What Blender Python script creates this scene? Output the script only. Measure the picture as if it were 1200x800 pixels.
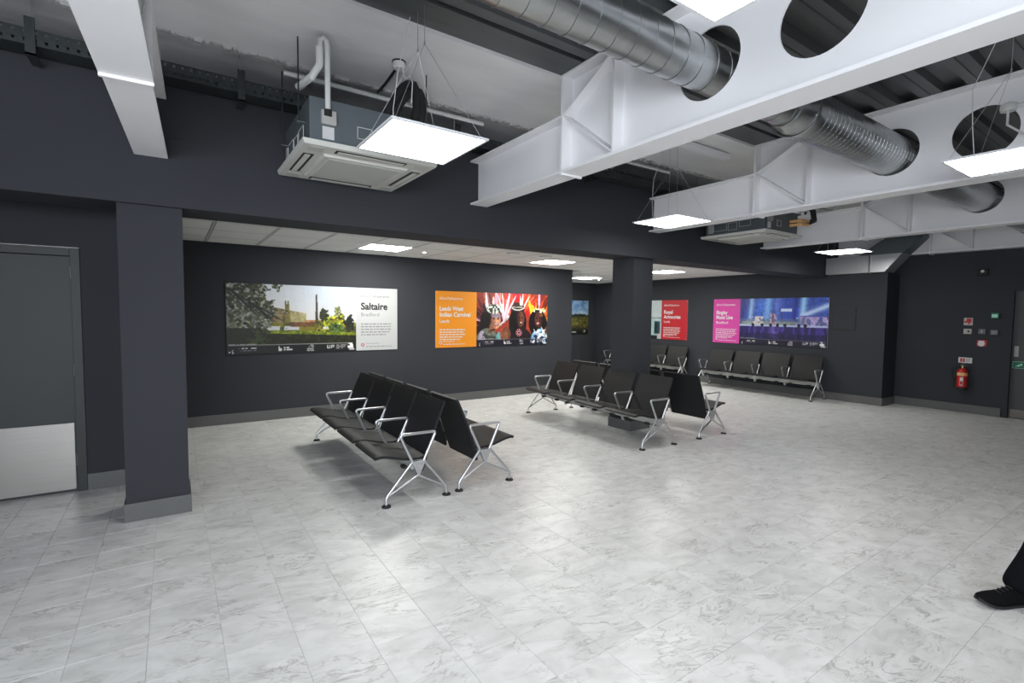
import bpy, bmesh, math, random
import numpy as np
from mathutils import Vector, Matrix, Euler
random.seed(7)
rng = np.random.RandomState(5)
for o in list(bpy.data.objects): bpy.data.objects.remove(o)
scene = bpy.context.scene
COL = scene.collection

# ------------------------------------------------------------------ camera
CAM_H = 1.55
F_PX = 582.13
YAW, PITCH, ROLL = math.radians(55.7216), math.radians(3.2293), math.radians(-0.6355)
fwd = Vector((math.cos(YAW)*math.cos(PITCH), math.sin(YAW)*math.cos(PITCH), -math.sin(PITCH)))
r0 = fwd.cross(Vector((0, 0, 1))).normalized(); d0 = fwd.cross(r0)
c_, s_ = math.cos(ROLL), math.sin(ROLL)
right = c_*r0 + s_*d0; down = -s_*r0 + c_*d0
cam = bpy.data.cameras.new('camera'); camo = bpy.data.objects.new('camera', cam); COL.objects.link(camo)
cam.sensor_fit = 'HORIZONTAL'; cam.sensor_width = 36.0; cam.lens = F_PX/1200*36
cam.clip_start = 0.02; cam.clip_end = 200
M = Matrix((right, -down, -fwd)).transposed().to_4x4(); M.translation = Vector((0, 0, CAM_H))
camo.matrix_world = M
scene.camera = camo
def project(p):
    q = Vector(p) - Vector((0, 0, CAM_H)); d = q.dot(fwd)
    if d < 0.05: return None
    return (600+F_PX*q.dot(right)/d, 400+F_PX*q.dot(down)/d, d)

# ------------------------------------------------------------------ world and exposure
world = bpy.data.worlds.new('world'); scene.world = world; world.use_nodes = True
world.node_tree.nodes['Background'].inputs[0].default_value = (0.86, 0.92, 1.0, 1)      # overcast sky, let in only through the added windows
world.node_tree.nodes['Background'].inputs[1].default_value = 17.0
U_LEFT, V_NEAR = -2.8, -2.6
ADDED_WIN_NEAR = (-2.4, 0.3, 0.75, 2.6)     # u0, u1, z0, z1 of glazing added for daylight, unseen behind the camera
ADDED_WIN_LEFT = (-2.4, 0.3, 0.75, 2.6)     # v0, v1, z0, z1 of glazing added for daylight, unseen in the left wall
def portal(name, loc, rot, sx, sy):  # guides sky sampling through the added glazing
    l = bpy.data.lights.new(name, 'AREA'); l.shape = 'RECTANGLE'; l.size = sx; l.size_y = sy; l.cycles.is_portal = True
    o = bpy.data.objects.new(name, l); COL.objects.link(o); o.location = loc; o.rotation_euler = rot
portal('added_window_portal', ((ADDED_WIN_NEAR[0]+ADDED_WIN_NEAR[1])/2, V_NEAR-0.16, (ADDED_WIN_NEAR[2]+ADDED_WIN_NEAR[3])/2), (math.pi/2, 0, 0), ADDED_WIN_NEAR[1]-ADDED_WIN_NEAR[0], ADDED_WIN_NEAR[3]-ADDED_WIN_NEAR[2])
portal('added_window_portal', (U_LEFT-0.16, (ADDED_WIN_LEFT[0]+ADDED_WIN_LEFT[1])/2, (ADDED_WIN_LEFT[2]+ADDED_WIN_LEFT[3])/2), (math.pi/2, 0, -math.pi/2), ADDED_WIN_LEFT[1]-ADDED_WIN_LEFT[0], ADDED_WIN_LEFT[3]-ADDED_WIN_LEFT[2])
scene.view_settings.view_transform = 'Standard'
scene.view_settings.look = 'None'
scene.view_settings.exposure = 0.12
scene.view_settings.gamma = 1.0
scene.view_settings.use_curve_mapping = False
PENDANT_POWER = 19.0      # radiance of the hanging LED panels
RECESSED_POWER = 48.0      # radiance of the LED panels in the low ceiling

# ------------------------------------------------------------------ materials
def lin(r, g, b):
    f = lambda c: (c/255/12.92) if c/255 <= 0.04045 else ((c/255+0.055)/1.055)**2.4
    return (f(r), f(g), f(b), 1)
MATS = {}
def mat(name, col, rough=0.5, metal=0.0, noise=0.0, nscale=20.0, bump=0.0, bscale=60.0, emit=None, spec=None, stretch=None):
    m = bpy.data.materials.new(name); m.use_nodes = True
    nt = m.node_tree; b = nt.nodes['Principled BSDF']
    b.inputs['Base Color'].default_value = col
    b.inputs['Roughness'].default_value = rough; b.inputs['Metallic'].default_value = metal
    if spec is not None: b.inputs['Specular IOR Level'].default_value = spec
    tc = nt.nodes.new('ShaderNodeTexCoord')
    src = tc.outputs['Object']
    if stretch:
        mp = nt.nodes.new('ShaderNodeMapping'); mp.inputs['Scale'].default_value = stretch
        nt.links.new(src, mp.inputs[0]); src = mp.outputs[0]
    if noise > 0:
        n = nt.nodes.new('ShaderNodeTexNoise'); n.inputs['Scale'].default_value = nscale; n.inputs['Detail'].default_value = 5
        nt.links.new(src, n.inputs['Vector'])
        mx = nt.nodes.new('ShaderNodeMix'); mx.data_type = 'RGBA'
        mx.inputs[6].default_value = tuple(c*(1-noise) for c in col[:3])+(1,)
        mx.inputs[7].default_value = tuple(min(1, c*(1+noise)) for c in col[:3])+(1,)
        nt.links.new(n.outputs['Fac'], mx.inputs[0]); nt.links.new(mx.outputs[2], b.inputs['Base Color'])
    if bump > 0:
        n2 = nt.nodes.new('ShaderNodeTexNoise'); n2.inputs['Scale'].default_value = bscale; n2.inputs['Detail'].default_value = 4
        nt.links.new(src, n2.inputs['Vector'])
        bp = nt.nodes.new('ShaderNodeBump'); bp.inputs['Strength'].default_value = bump; bp.inputs['Distance'].default_value = 0.01
        nt.links.new(n2.outputs['Fac'], bp.inputs['Height']); nt.links.new(bp.outputs[0], b.inputs['Normal'])
    if emit:
        b.inputs['Emission Color'].default_value = emit[0]; b.inputs['Emission Strength'].default_value = emit[1]
    MATS[name] = m
    return m
WALL = mat('anthracite_wall_paint', (0.037, 0.039, 0.0455, 1), 0.75, 0, 0.06, 2.5, 0.04, 160, spec=0.2)
SKIRT = mat('grey_skirting_paint', (0.105, 0.107, 0.105, 1), 0.4, 0, 0.05, 6)
STEELW = mat('white_steel_paint', (0.86, 0.85, 0.86, 1), 0.45, 0, 0.03, 3, 0.02, 40)
SLAB = mat('white_painted_concrete', (0.80, 0.79, 0.785, 1), 0.75, 0, 0.12, 3.5, 0.35, 14, stretch=(0.5, 1.6, 1))
RAW = mat('raw_concrete', (0.42, 0.41, 0.40, 1), 0.9, 0, 0.35, 25, 0.8, 30)
GALV = mat('galvanised_steel', (0.43, 0.445, 0.45, 1), 0.30, 1.0, 0.16, 14, 0.03, 60)
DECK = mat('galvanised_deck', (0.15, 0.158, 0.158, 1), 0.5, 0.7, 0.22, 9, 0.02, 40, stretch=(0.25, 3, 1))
TILEW = mat('white_ceiling_tile', (0.76, 0.755, 0.735, 1), 0.9, 0, 0.05, 60, 0.1, 250)
TBAR = mat('ceiling_grid_white', (0.50, 0.50, 0.50, 1), 0.5)
DOORM = mat('grey_door_paint', (0.030, 0.034, 0.036, 1), 0.55, 0, 0.05, 4)
BRUSH = mat('brushed_steel', (0.27, 0.255, 0.24, 1), 0.30, 1.0, 0.12, 5, stretch=(0.4, 0.4, 30))
ALU = mat('silver_cast_aluminium', (0.62, 0.63, 0.65, 1), 0.32, 0.9, 0.05, 30)
RAILM = mat('pale_grey_rail', (0.42, 0.42, 0.40, 1), 0.5, 0.2, 0.05, 20)
SEATM = mat('black_seat_vinyl', (0.016, 0.016, 0.017, 1), 0.55, 0, 0.08, 30, 0.05, 300, spec=0.25)
RUBBER = mat('black_rubber', (0.012, 0.012, 0.012, 1), 0.7, 0, 0.1, 40)
CASS = mat('cream_plastic', (0.56, 0.55, 0.51, 1), 0.45, 0, 0.03, 10)
CASSD = mat('grille_plastic', (0.47, 0.47, 0.44, 1), 0.55, 0, 0.04, 10)
UNIT = mat('dark_galvanised_casing', (0.13, 0.155, 0.165, 1), 0.5, 0.35, 0.12, 7)
DARKM = mat('dark_slot', (0.02, 0.02, 0.02, 1), 0.6, 0, 0.05, 20)
TRAYM = mat('dark_green_tray', (0.035, 0.042, 0.042, 1), 0.5, 0.4, 0.15, 18)
PVC = mat('white_pvc', (0.66, 0.66, 0.64, 1), 0.4, 0, 0.04, 12)
BLACKP = mat('black_foam', (0.012, 0.012, 0.013, 1), 0.75, 0, 0.15, 25)
FRAMEW = mat('white_light_frame', (0.72, 0.72, 0.74, 1), 0.4, 0, 0.02, 10)
LEDP = mat('led_panel_pendant', (0.8, 0.8, 0.8, 1), 0.5, emit=((1.0, 0.985, 0.975, 1), PENDANT_POWER))
LEDR = mat('led_panel_recessed', (0.8, 0.8, 0.8, 1), 0.5, emit=((1.0, 0.99, 0.93, 1), RECESSED_POWER))
LEDS = mat('led_spot', (0.8, 0.8, 0.8, 1), 0.5, emit=((1.0, 1.0, 1.0, 1), 8.0))
WIRE = mat('steel_wire', (0.55, 0.55, 0.55, 1), 0.4, 0.8)
RED = mat('red_gloss_paint', (0.50, 0.020, 0.015, 1), 0.3, 0, 0.05, 10)
REDM = mat('red_print', lin(178, 24, 38), 0.5)
WHITEP = mat('white_print', (0.62, 0.62, 0.61, 1), 0.45)
PALE = mat('pale_plastic', (0.42, 0.41, 0.39, 1), 0.45)
GREYP = mat('grey_plastic', (0.12, 0.13, 0.135, 1), 0.45)
GREEN = mat('green_print', lin(26, 104, 78), 0.5)
GREENL = mat('green_pale_print', lin(170, 222, 200), 0.5)
YELLOW = mat('cream_print', lin(222, 170, 110), 0.5)
ORANGE = mat('orange_print', lin(222, 138, 26), 0.5)
PINK = mat('magenta_print', lin(196, 60, 148), 0.5)
INK = mat('black_print', (0.012, 0.012, 0.014, 1), 0.5)
INKG = mat('grey_print', (0.22, 0.22, 0.23, 1), 0.5)
STRIPM = mat('dark_strip_print', (0.018, 0.019, 0.022, 1), 0.45)
BRASS = mat('brass', (0.6, 0.45, 0.2, 1), 0.35, 1.0)
TROUSER = mat('black_trouser_cloth', (0.006, 0.006, 0.008, 1), 0.95, 0, 0.2, 60, 0.1, 200, spec=0.06)
SUEDE = mat('black_suede', (0.006, 0.006, 0.0065, 1), 0.9, 0, 0.2, 80, 0.1, 200, spec=0.08)
JACKET = mat('dark_jacket_cloth', (0.018, 0.019, 0.024, 1), 0.9, 0, 0.2, 50)
SKIN = mat('skin', (0.55, 0.36, 0.27, 1), 0.5, 0, 0.06, 20)
HAIRM = mat('dark_hair', (0.02, 0.014, 0.01, 1), 0.6, 0, 0.3, 60)

def print_mat():
    m = bpy.data.materials.new('printed_picture'); m.use_nodes = True; nt = m.node_tree
    a = nt.nodes.new('ShaderNodeVertexColor'); a.layer_name = 'print'
    b = nt.nodes['Principled BSDF']; b.inputs['Roughness'].default_value = 0.45
    nt.links.new(a.outputs[0], b.inputs['Base Color'])
    return m
PRINT = print_mat()

TU0, TV0, TPU, TPV = 0.160, 2.490, 0.2915, 0.3050     # floor tile grid
def marble_mat():
    m = bpy.data.materials.new('marble_vinyl_tile'); m.use_nodes = True; nt = m.node_tree; L = nt.links
    N = lambda t: nt.nodes.new('ShaderNode'+t)
    b = nt.nodes['Principled BSDF']
    g = N('NewGeometry')
    sub = N('VectorMath'); sub.operation = 'SUBTRACT'; sub.inputs[1].default_value = (TU0, TV0, 0); L.new(g.outputs['Position'], sub.inputs[0])
    dv = N('VectorMath'); dv.operation = 'DIVIDE'; dv.inputs[1].default_value = (TPU, TPV, 1000); L.new(sub.outputs[0], dv.inputs[0])
    fl = N('VectorMath'); fl.operation = 'FLOOR'; L.new(dv.outputs[0], fl.inputs[0])
    wn = N('TexWhiteNoise'); wn.noise_dimensions = '2D'; L.new(fl.outputs[0], wn.inputs['Vector'])
    off = N('VectorMath'); off.operation = 'SCALE'; off.inputs['Scale'].default_value = 37.0; L.new(wn.outputs['Color'], off.inputs[0])
    rot = N('VectorRotate'); rot.rotation_type = 'Z_AXIS'
    q = N('Math'); q.operation = 'MULTIPLY'; q.inputs[1].default_value = 0.45; L.new(wn.outputs['Value'], q.inputs[0])
    L.new(g.outputs['Position'], rot.inputs['Vector']); L.new(q.outputs[0], rot.inputs['Angle'])
    add = N('VectorMath'); L.new(rot.outputs[0], add.inputs[0]); L.new(off.outputs[0], add.inputs[1])
    # clouds
    mp0 = N('Mapping'); mp0.inputs['Scale'].default_value = (1.0, 2.0, 1); mp0.inputs['Rotation'].default_value = (0, 0, 0.35); L.new(add.outputs[0], mp0.inputs[0])
    n1 = N('TexNoise'); n1.inputs['Scale'].default_value = 4.5; n1.inputs['Detail'].default_value = 6; n1.inputs['Roughness'].default_value = 0.62; n1.inputs['Distortion'].default_value = 0.6; L.new(mp0.outputs[0], n1.inputs['Vector'])
    r1 = N('ValToRGB'); e = r1.color_ramp.elements
    e[0].position = 0.30; e[0].color = (0.54, 0.545, 0.53, 1); e[1].position = 0.62; e[1].color = (0.70, 0.705, 0.695, 1)
    L.new(n1.outputs['Fac'], r1.inputs[0])
    # veins: ridged distorted noise
    mp = N('Mapping'); mp.inputs['Scale'].default_value = (2.2, 5.5, 1); mp.inputs['Rotation'].default_value = (0, 0, 0.35); L.new(add.outputs[0], mp.inputs[0])
    n2 = N('TexNoise'); n2.inputs['Scale'].default_value = 2.1; n2.inputs['Detail'].default_value = 5; n2.inputs['Roughness'].default_value = 0.6; n2.inputs['Distortion'].default_value = 1.3; L.new(mp.outputs[0], n2.inputs['Vector'])
    s = N('Math'); s.operation = 'SUBTRACT'; s.inputs[1].default_value = 0.5; L.new(n2.outputs['Fac'], s.inputs[0])
    a = N('Math'); a.operation = 'ABSOLUTE'; L.new(s.outputs[0], a.inputs[0])
    r2 = N('ValToRGB'); e = r2.color_ramp.elements
    e[0].position = 0.0; e[0].color = (1, 1, 1, 1); e[1].position = 0.035; e[1].color = (0, 0, 0, 1); L.new(a.outputs[0], r2.inputs[0])
    n3 = N('TexNoise'); n3.inputs['Scale'].default_value = 6; L.new(add.outputs[0], n3.inputs['Vector'])
    r3 = N('ValToRGB'); r3.color_ramp.elements[0].position = 0.42; r3.color_ramp.elements[1].position = 0.66; L.new(n3.outputs['Fac'], r3.inputs[0])
    mul = N('Math'); mul.operation = 'MULTIPLY'; L.new(r2.outputs[0], mul.inputs[0]); L.new(r3.outputs[0], mul.inputs[1])
    mul2 = N('Math'); mul2.operation = 'MULTIPLY'; mul2.inputs[1].default_value = 0.75; L.new(mul.outputs[0], mul2.inputs[0])
    mx = N('Mix'); mx.data_type = 'RGBA'; mx.inputs[7].default_value = (0.27, 0.265, 0.245, 1)
    L.new(r1.outputs[0], mx.inputs[6]); L.new(mul2.outputs[0], mx.inputs[0])
    hs = N('HueSaturation'); mr = N('MapRange'); mr.inputs[3].default_value = 0.975; mr.inputs[4].default_value = 1.02
    L.new(wn.outputs['Value'], mr.inputs[0]); L.new(mr.outputs[0], hs.inputs['Value']); L.new(mx.outputs[2], hs.inputs['Color'])
    L.new(hs.outputs[0], b.inputs['Base Color'])
    b.inputs['Roughness'].default_value = 0.36
    b.inputs['Specular IOR Level'].default_value = 0.45
    return m
MARBLE = marble_mat()
GROUT = mat('floor_joint', (0.48, 0.475, 0.46, 1), 0.8, 0, 0.1, 30)

# ------------------------------------------------------------------ mesh helpers
class MB:
    def __init__(s): s.v = []; s.f = []
    def add(s, vs, fs):
        n = len(s.v); s.v += [tuple(v) for v in vs]; s.f += [tuple(i+n for i in f) for f in fs]; return s
    def box(s, x0, y0, z0, x1, y1, z1):
        x0, x1 = min(x0, x1), max(x0, x1); y0, y1 = min(y0, y1), max(y0, y1); z0, z1 = min(z0, z1), max(z0, z1)
        return s.add([(x0,y0,z0),(x1,y0,z0),(x1,y1,z0),(x0,y1,z0),(x0,y0,z1),(x1,y0,z1),(x1,y1,z1),(x0,y1,z1)],
                     [(0,3,2,1),(4,5,6,7),(0,1,5,4),(1,2,6,5),(2,3,7,6),(3,0,4,7)])
    def cbox(s, cx, cy, cz, sx, sy, sz): return s.box(cx-sx/2, cy-sy/2, cz-sz/2, cx+sx/2, cy+sy/2, cz+sz/2)
    def frustum(s, x0, y0, x1, y1, z0, z1, inset0=0, inset1=0):   # rectangular, inset at z0 / z1
        a, b = inset0, inset1
        return s.add([(x0+a,y0+a,z0),(x1-a,y0+a,z0),(x1-a,y1-a,z0),(x0+a,y1-a,z0),(x0+b,y0+b,z1),(x1-b,y0+b,z1),(x1-b,y1-b,z1),(x0+b,y1-b,z1)],
                     [(0,3,2,1),(4,5,6,7),(0,1,5,4),(1,2,6,5),(2,3,7,6),(3,0,4,7)])
    def prism(s, poly, axis, a, b):     # polygon extruded along axis 0/1/2 between a and b
        n = len(poly)
        def P(p, t):
            return [(t, p[0], p[1]), (p[0], t, p[1]), (p[0], p[1], t)][axis]
        return s.add([P(p, a) for p in poly]+[P(p, b) for p in poly],
                     [tuple(range(n))[::-1], tuple(range(n, 2*n))]+[(i, (i+1) % n, n+(i+1) % n, n+i) for i in range(n)])
    def tube(s, pts, r, n=8, closed=False, caps=True, rs=None):
        pts = [Vector(p) for p in pts]; m = len(pts); vs = []; up = None
        for i, p in enumerate(pts):
            if closed: t = (pts[(i+1) % m]-pts[i-1])
            elif i == 0: t = pts[1]-pts[0]
            elif i == m-1: t = pts[-1]-pts[-2]
            else: t = (pts[i+1]-p).normalized()+(p-pts[i-1]).normalized()
            t.normalize()
            if up is None:
                up = Vector((0, 0, 1)) if abs(t.z) < 0.9 else Vector((1, 0, 0))
            a = t.cross(up)
            if a.length < 1e-5: a = t.cross(Vector((0.3, 1, 0.2)))
            a.normalize(); bb = a.cross(t).normalized(); up = bb
            rr = rs[i] if rs else r
            for k in range(n):
                th = 2*math.pi*k/n
                vs.append(p+rr*(math.cos(th)*a+math.sin(th)*bb))
        fs = []
        for i in range(m if closed else m-1):
            j = (i+1) % m
            for k in range(n):
                fs.append((i*n+k, j*n+k, j*n+(k+1) % n, i*n+(k+1) % n))
        if caps and not closed:
            fs.append(tuple(range(n))); fs.append(tuple(range((m-1)*n, m*n))[::-1])
        return s.add(vs, fs)
    def cyl(s, p0, p1, r, n=16, r2=None): return s.tube([p0, p1], r, n, rs=[r, r2 if r2 is not None else r])
    def lathe(s, prof, cx=0, cy=0, n=20):   # prof [(r,z)...] about z
        m = len(prof); vs = []
        for r, z in prof:
            for k in range(n):
                th = 2*math.pi*k/n; vs.append((cx+r*math.cos(th), cy+r*math.sin(th), z))
        fs = [(i*n+k, i*n+(k+1) % n, (i+1)*n+(k+1) % n, (i+1)*n+k) for i in range(m-1) for k in range(n)]
        fs += [tuple(range(n))[::-1], tuple(range((m-1)*n, m*n))]
        return s.add(vs, fs)
    def mesh(s, name):
        me = bpy.data.meshes.new(name); me.from_pydata(s.v, [], s.f)
        bm = bmesh.new(); bm.from_mesh(me); bmesh.ops.recalc_face_normals(bm, faces=bm.faces); bm.to_mesh(me); bm.free()
        return me
    def build(s, name, material, parent=None, smooth=False, bevel=0, loc=None, angle=0.7):
        me = s.mesh(name); me.materials.append(material)
        o = bpy.data.objects.new(name, me); COL.objects.link(o)
        if parent: o.parent = parent
        if loc: o.location = loc
        if smooth: shade(me, angle)
        if bevel:
            md = o.modifiers.new('bevel', 'BEVEL'); md.width = bevel; md.segments = 2; md.limit_method = 'ANGLE'; md.angle_limit = 0.6
        return o
def shade(me, angle=0.7):
    for p in me.polygons: p.use_smooth = True
    try: me.set_sharp_from_angle(angle=angle)
    except Exception: pass
def link(name, me, parent=None, loc=None, rot=None):
    o = bpy.data.objects.new(name, me); COL.objects.link(o)
    if parent: o.parent = parent
    if loc: o.location = loc
    if rot: o.rotation_euler = rot
    return o
def empty(name, loc=(0, 0, 0), rot=(0, 0, 0)):
    o = bpy.data.objects.new(name, None); COL.objects.link(o); o.location = loc; o.rotation_euler = rot; o.empty_display_size = 0.1
    return o
def tag(o, label, cat, group=None):
    o['label'] = label; o['category'] = cat
    if group: o['group'] = group
    return o
def struct(o, label=None):
    o['kind'] = 'structure'
    if label: o['label'] = label
    return o
def copy_tree(o, parent=None):
    c = o.copy(); COL.objects.link(c); c.parent = parent
    for ch in list(o.children): copy_tree(ch, c)
    return c
def text_mesh(txt, size, bold=0.0, align='LEFT'):
    cu = bpy.data.curves.new('lettering', 'FONT'); cu.body = txt; cu.size = size; cu.align_x = align; cu.offset = bold*size
    cu.extrude = 0.0008; cu.resolution_u = 3
    ob = bpy.data.objects.new('lettering', cu); me = bpy.data.meshes.new_from_object(ob)
    bpy.data.objects.remove(ob); bpy.data.curves.remove(cu)
    return me
def text(txt, size, x, y, z, material, parent, bold=0.0, align='LEFT', width=None, name='lettering'):
    me = text_mesh(txt, size, bold, align); me.materials.clear(); me.materials.append(material)
    o = link(name, me, parent, (x, y, z))
    if width:
        xs = [v.co.x for v in me.vertices]; w = max(xs)-min(xs)
        o.scale = (width/w, 1, 1)
    return o

# ------------------------------------------------------------------ the room shell
V_BULK, V_BULKB, Z_BULK = 4.45, 4.90, 2.30
V_BACK, Z_LOW = 7.72, 2.445
U_FAR, U_RIGHT, V_REC, U_END = 10.20, 10.75, 10.65, 6.735
V_DOOR = 5.50
Z_ROOF = 3.375

struct(MB().box(U_LEFT-0.15, V_DOOR, 0, -1.68, V_DOOR+0.15, 2.6).box(-1.68, V_DOOR, 2.06, -0.64, V_DOOR+0.15, 2.6)
       .box(-0.64, V_DOOR, 0, 0.0, V_DOOR+0.15, 2.6).box(-0.15, V_DOOR+0.15, 0, 0.0, V_BACK, 2.6).build('wall_door', WALL))
struct(MB().box(-0.15, V_BACK, 0, U_END, V_BACK+0.15, 2.6).box(U_END-0.15, V_BACK+0.15, 0, U_END, V_REC, 2.6).build('wall_back', WALL))
struct(MB().box(U_END-0.15, V_REC, 0, U_FAR+0.15, V_REC+0.15, 2.6).build('wall_alcove', WALL))
struct(MB().box(U_FAR, V_BULKB, 0, U_FAR+0.15, V_REC, 2.6).box(U_FAR, V_BULK, 0, U_RIGHT+0.15, V_BULKB, Z_BULK).build('wall_far', WALL))
struct(MB().box(U_FAR, 3.48, 0, U_RIGHT+0.15, V_BULK, 2.33).build('wall_corner', WALL))
DV0, DV1, DZ = 2.05, 1.10, 2.03
struct(MB().box(U_RIGHT, DV0, 0, U_RIGHT+0.15, 3.48, 2.33).box(U_RIGHT, DV0, 2.33, U_RIGHT+0.15, V_BULK, 3.6)
       .box(U_RIGHT, DV1, DZ, U_RIGHT+0.15, DV0, 3.6).box(U_RIGHT, V_NEAR, 0, U_RIGHT+0.15, DV1, 3.6).build('wall_right', WALL))
W = ADDED_WIN_LEFT
struct(MB().box(U_LEFT-0.15, V_NEAR-0.15, 0, U_LEFT, W[0], 3.6).box(U_LEFT-0.15, W[1], 0, U_LEFT, V_DOOR, 3.6).box(U_LEFT-0.15, W[0], 0, U_LEFT, W[1], W[2]).box(U_LEFT-0.15, W[0], W[3], U_LEFT, W[1], 3.6).build('wall_left', WALL))
W = ADDED_WIN_NEAR
struct(MB().box(U_LEFT, V_NEAR-0.15, 0, W[0], V_NEAR, 3.6).box(W[1], V_NEAR-0.15, 0, U_RIGHT+0.15, V_NEAR, 3.6).box(W[0], V_NEAR-0.15, 0, W[1], V_NEAR, W[2]).box(W[0], V_NEAR-0.15, W[3], W[1], V_NEAR, 3.6).build('wall_near', WALL))
def glass_mat():
    m = bpy.data.materials.new('added_window_glass'); m.use_nodes = True; nt = m.node_tree; nt.nodes.remove(nt.nodes['Principled BSDF'])
    t_ = nt.nodes.new('ShaderNodeBsdfTransparent'); g = nt.nodes.new('ShaderNodeBsdfGlossy'); g.inputs['Roughness'].default_value = 0.02
    mx = nt.nodes.new('ShaderNodeMixShader'); mx.inputs[0].default_value = 0.07
    nt.links.new(t_.outputs[0], mx.inputs[1]); nt.links.new(g.outputs[0], mx.inputs[2]); nt.links.new(mx.outputs[0], nt.nodes['Material Output'].inputs[0])
    return m
GLASS = glass_mat()
def added_window(name, along, fixed, W, n):  # unseen glazed opening, added to bring daylight onto beams and columns
    root = empty(name, (0, 0, 0)); struct(root)
    def bx(a0, z0, a1, z1, d0, d1):
        return MB().box(a0, fixed+d0, z0, a1, fixed+d1, z1) if along == 'u' else MB().box(fixed+d0, a0, z0, fixed+d1, a1, z1)
    f = MB(); w = (W[1]-W[0])/n
    for a0, z0, a1, z1 in ((W[0], W[2], W[1], W[2]+0.05), (W[0], W[3]-0.05, W[1], W[3]), (W[0], W[2], W[0]+0.05, W[3]), (W[1]-0.05, W[2], W[1], W[3])):
        q = bx(a0, z0, a1, z1, -0.11, -0.05); f.add(q.v, q.f)
    f.build('added_window_frame', GREYP, root)
    for k in range(1, n): bx(W[0]+k*w-0.025, W[2]+0.05, W[0]+k*w+0.025, W[3]-0.05, -0.11, -0.05).build('mullion', GREYP, root)
    for k in range(n): bx(W[0]+k*w+0.02, W[2]+0.04, W[0]+(k+1)*w-0.02, W[3]-0.04, -0.082, -0.078).build('pane', GLASS, root)
added_window('added_window_1', 'u', V_NEAR, ADDED_WIN_NEAR, 3)
added_window('added_window_2', 'v', U_LEFT, ADDED_WIN_LEFT, 3)
struct(MB().box(U_LEFT, V_BULK, Z_BULK, U_RIGHT+0.15, V_BULKB, 3.30).build('wall_bulkhead', WALL))
struct(MB().box(U_LEFT, V_BULKB+0.5, 2.51, U_RIGHT+0.15, V_BULKB+0.6, 3.6).build('wall_above_low_ceiling', WALL))
# columns under the bulkhead
C1 = (-0.315, 4.495, 0.071, 4.885); C2 = (5.00, 4.52, 5.37, 4.90)
for n, c in enumerate((C1, C2)):
    co = MB().box(c[0], c[1], 0, c[2], c[3], Z_BULK).build('column', WALL); struct(co)
    t = 0.014; h = 0.135
    bb = MB()
    bb.box(c[0]-t, c[1]-t, 0, c[2]+t, c[1], h).box(c[0]-t, c[3], 0, c[2]+t, c[3]+t, h).box(c[0]-t, c[1], 0, c[0], c[3], h).box(c[2], c[1], 0, c[2]+t, c[3], h)
    bb.build('baseboard', SKIRT, co, bevel=0.003)
def base(name, *boxes):
    m = MB()
    for b in boxes: m.box(b[0], b[1], 0, b[2], b[3], 0.14)
    struct(m.build(name, SKIRT, bevel=0.003))
t = 0.016
base('baseboard_back', (0.0, V_BACK-t, U_END+t, V_BACK), (U_END, V_BACK, U_END+t, V_REC))
base('baseboard_door', (U_LEFT, V_DOOR-t, -1.68, V_DOOR), (-0.637, V_DOOR-t, t, V_DOOR), (0, V_DOOR, t, V_BACK))
base('baseboard_alcove', (U_END+t, V_REC-t, U_FAR, V_REC))
base('baseboard_far', (U_FAR-t, 3.48-t, U_FAR, V_REC), (U_FAR, 3.48-t, U_RIGHT, 3.48))
base('baseboard_right', (U_RIGHT-t, DV0+0.02, U_RIGHT, 3.48-t), (U_RIGHT-t, V_NEAR, U_RIGHT, DV1-0.02))

# roof over the main room: concrete slab strip by the bulkhead and profiled metal deck
ceil = struct(MB().box(U_LEFT-0.15, 3.03, 3.36, U_RIGHT+0.15, 4.05, 3.62).build('ceiling', SLAB))
MB().box(U_LEFT-0.15, 4.05, 3.45, U_RIGHT+0.15, V_BULKB+0.6, 3.62).build('slab_soffit', SLAB, ceil)
MB().box(U_LEFT-0.15, 3.03, 3.345, U_RIGHT+0.15, 3.18, 3.36).build('slab_edge_strip', SLAB, ceil)
# ragged mortar line along the slab edge
m = MB(); x = U_LEFT
while x < U_RIGHT:
    w = random.uniform(0.03, 0.12); d = random.uniform(0.005, 0.03)
    m.frustum(x, 4.05-0.02-d, x+w, 4.05+0.02, 3.36, 3.36-random.uniform(0.004, 0.02), 0, 0.008); x += w*random.uniform(0.9, 1.6)
m.build('mortar_line', RAW, ceil)
prof = [(3.03, 3.372), (2.79, 3.372), (2.785, 3.43), (2.745, 3.43), (2.74, 3.372)]
y = 2.66
prof += [(y, 3.372)]
while y > V_NEAR-0.2:
    prof += [(y-0.012, 3.43), (y-0.150, 3.43), (y-0.162, 3.372), (y-0.222, 3.372), (y-0.226, 3.380), (y-0.236, 3.380), (y-0.240, 3.372), (y-0.30, 3.372)]
    y -= 0.30
m = MB(); k = len(prof)
m.add([(U_LEFT-0.15, a, b) for a, b in prof]+[(U_RIGHT+0.15, a, b) for a, b in prof], [(i, i+1, k+i+1, k+i) for i in range(k-1)])
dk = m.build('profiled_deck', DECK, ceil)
md = dk.modifiers.new('sheet', 'SOLIDIFY'); md.thickness = 0.004; md.offset = 0
MB().box(U_LEFT-0.15, V_NEAR-0.15, 3.45, U_RIGHT+0.15, 3.03, 3.62).build('roof_slab', RAW, ceil)

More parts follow.
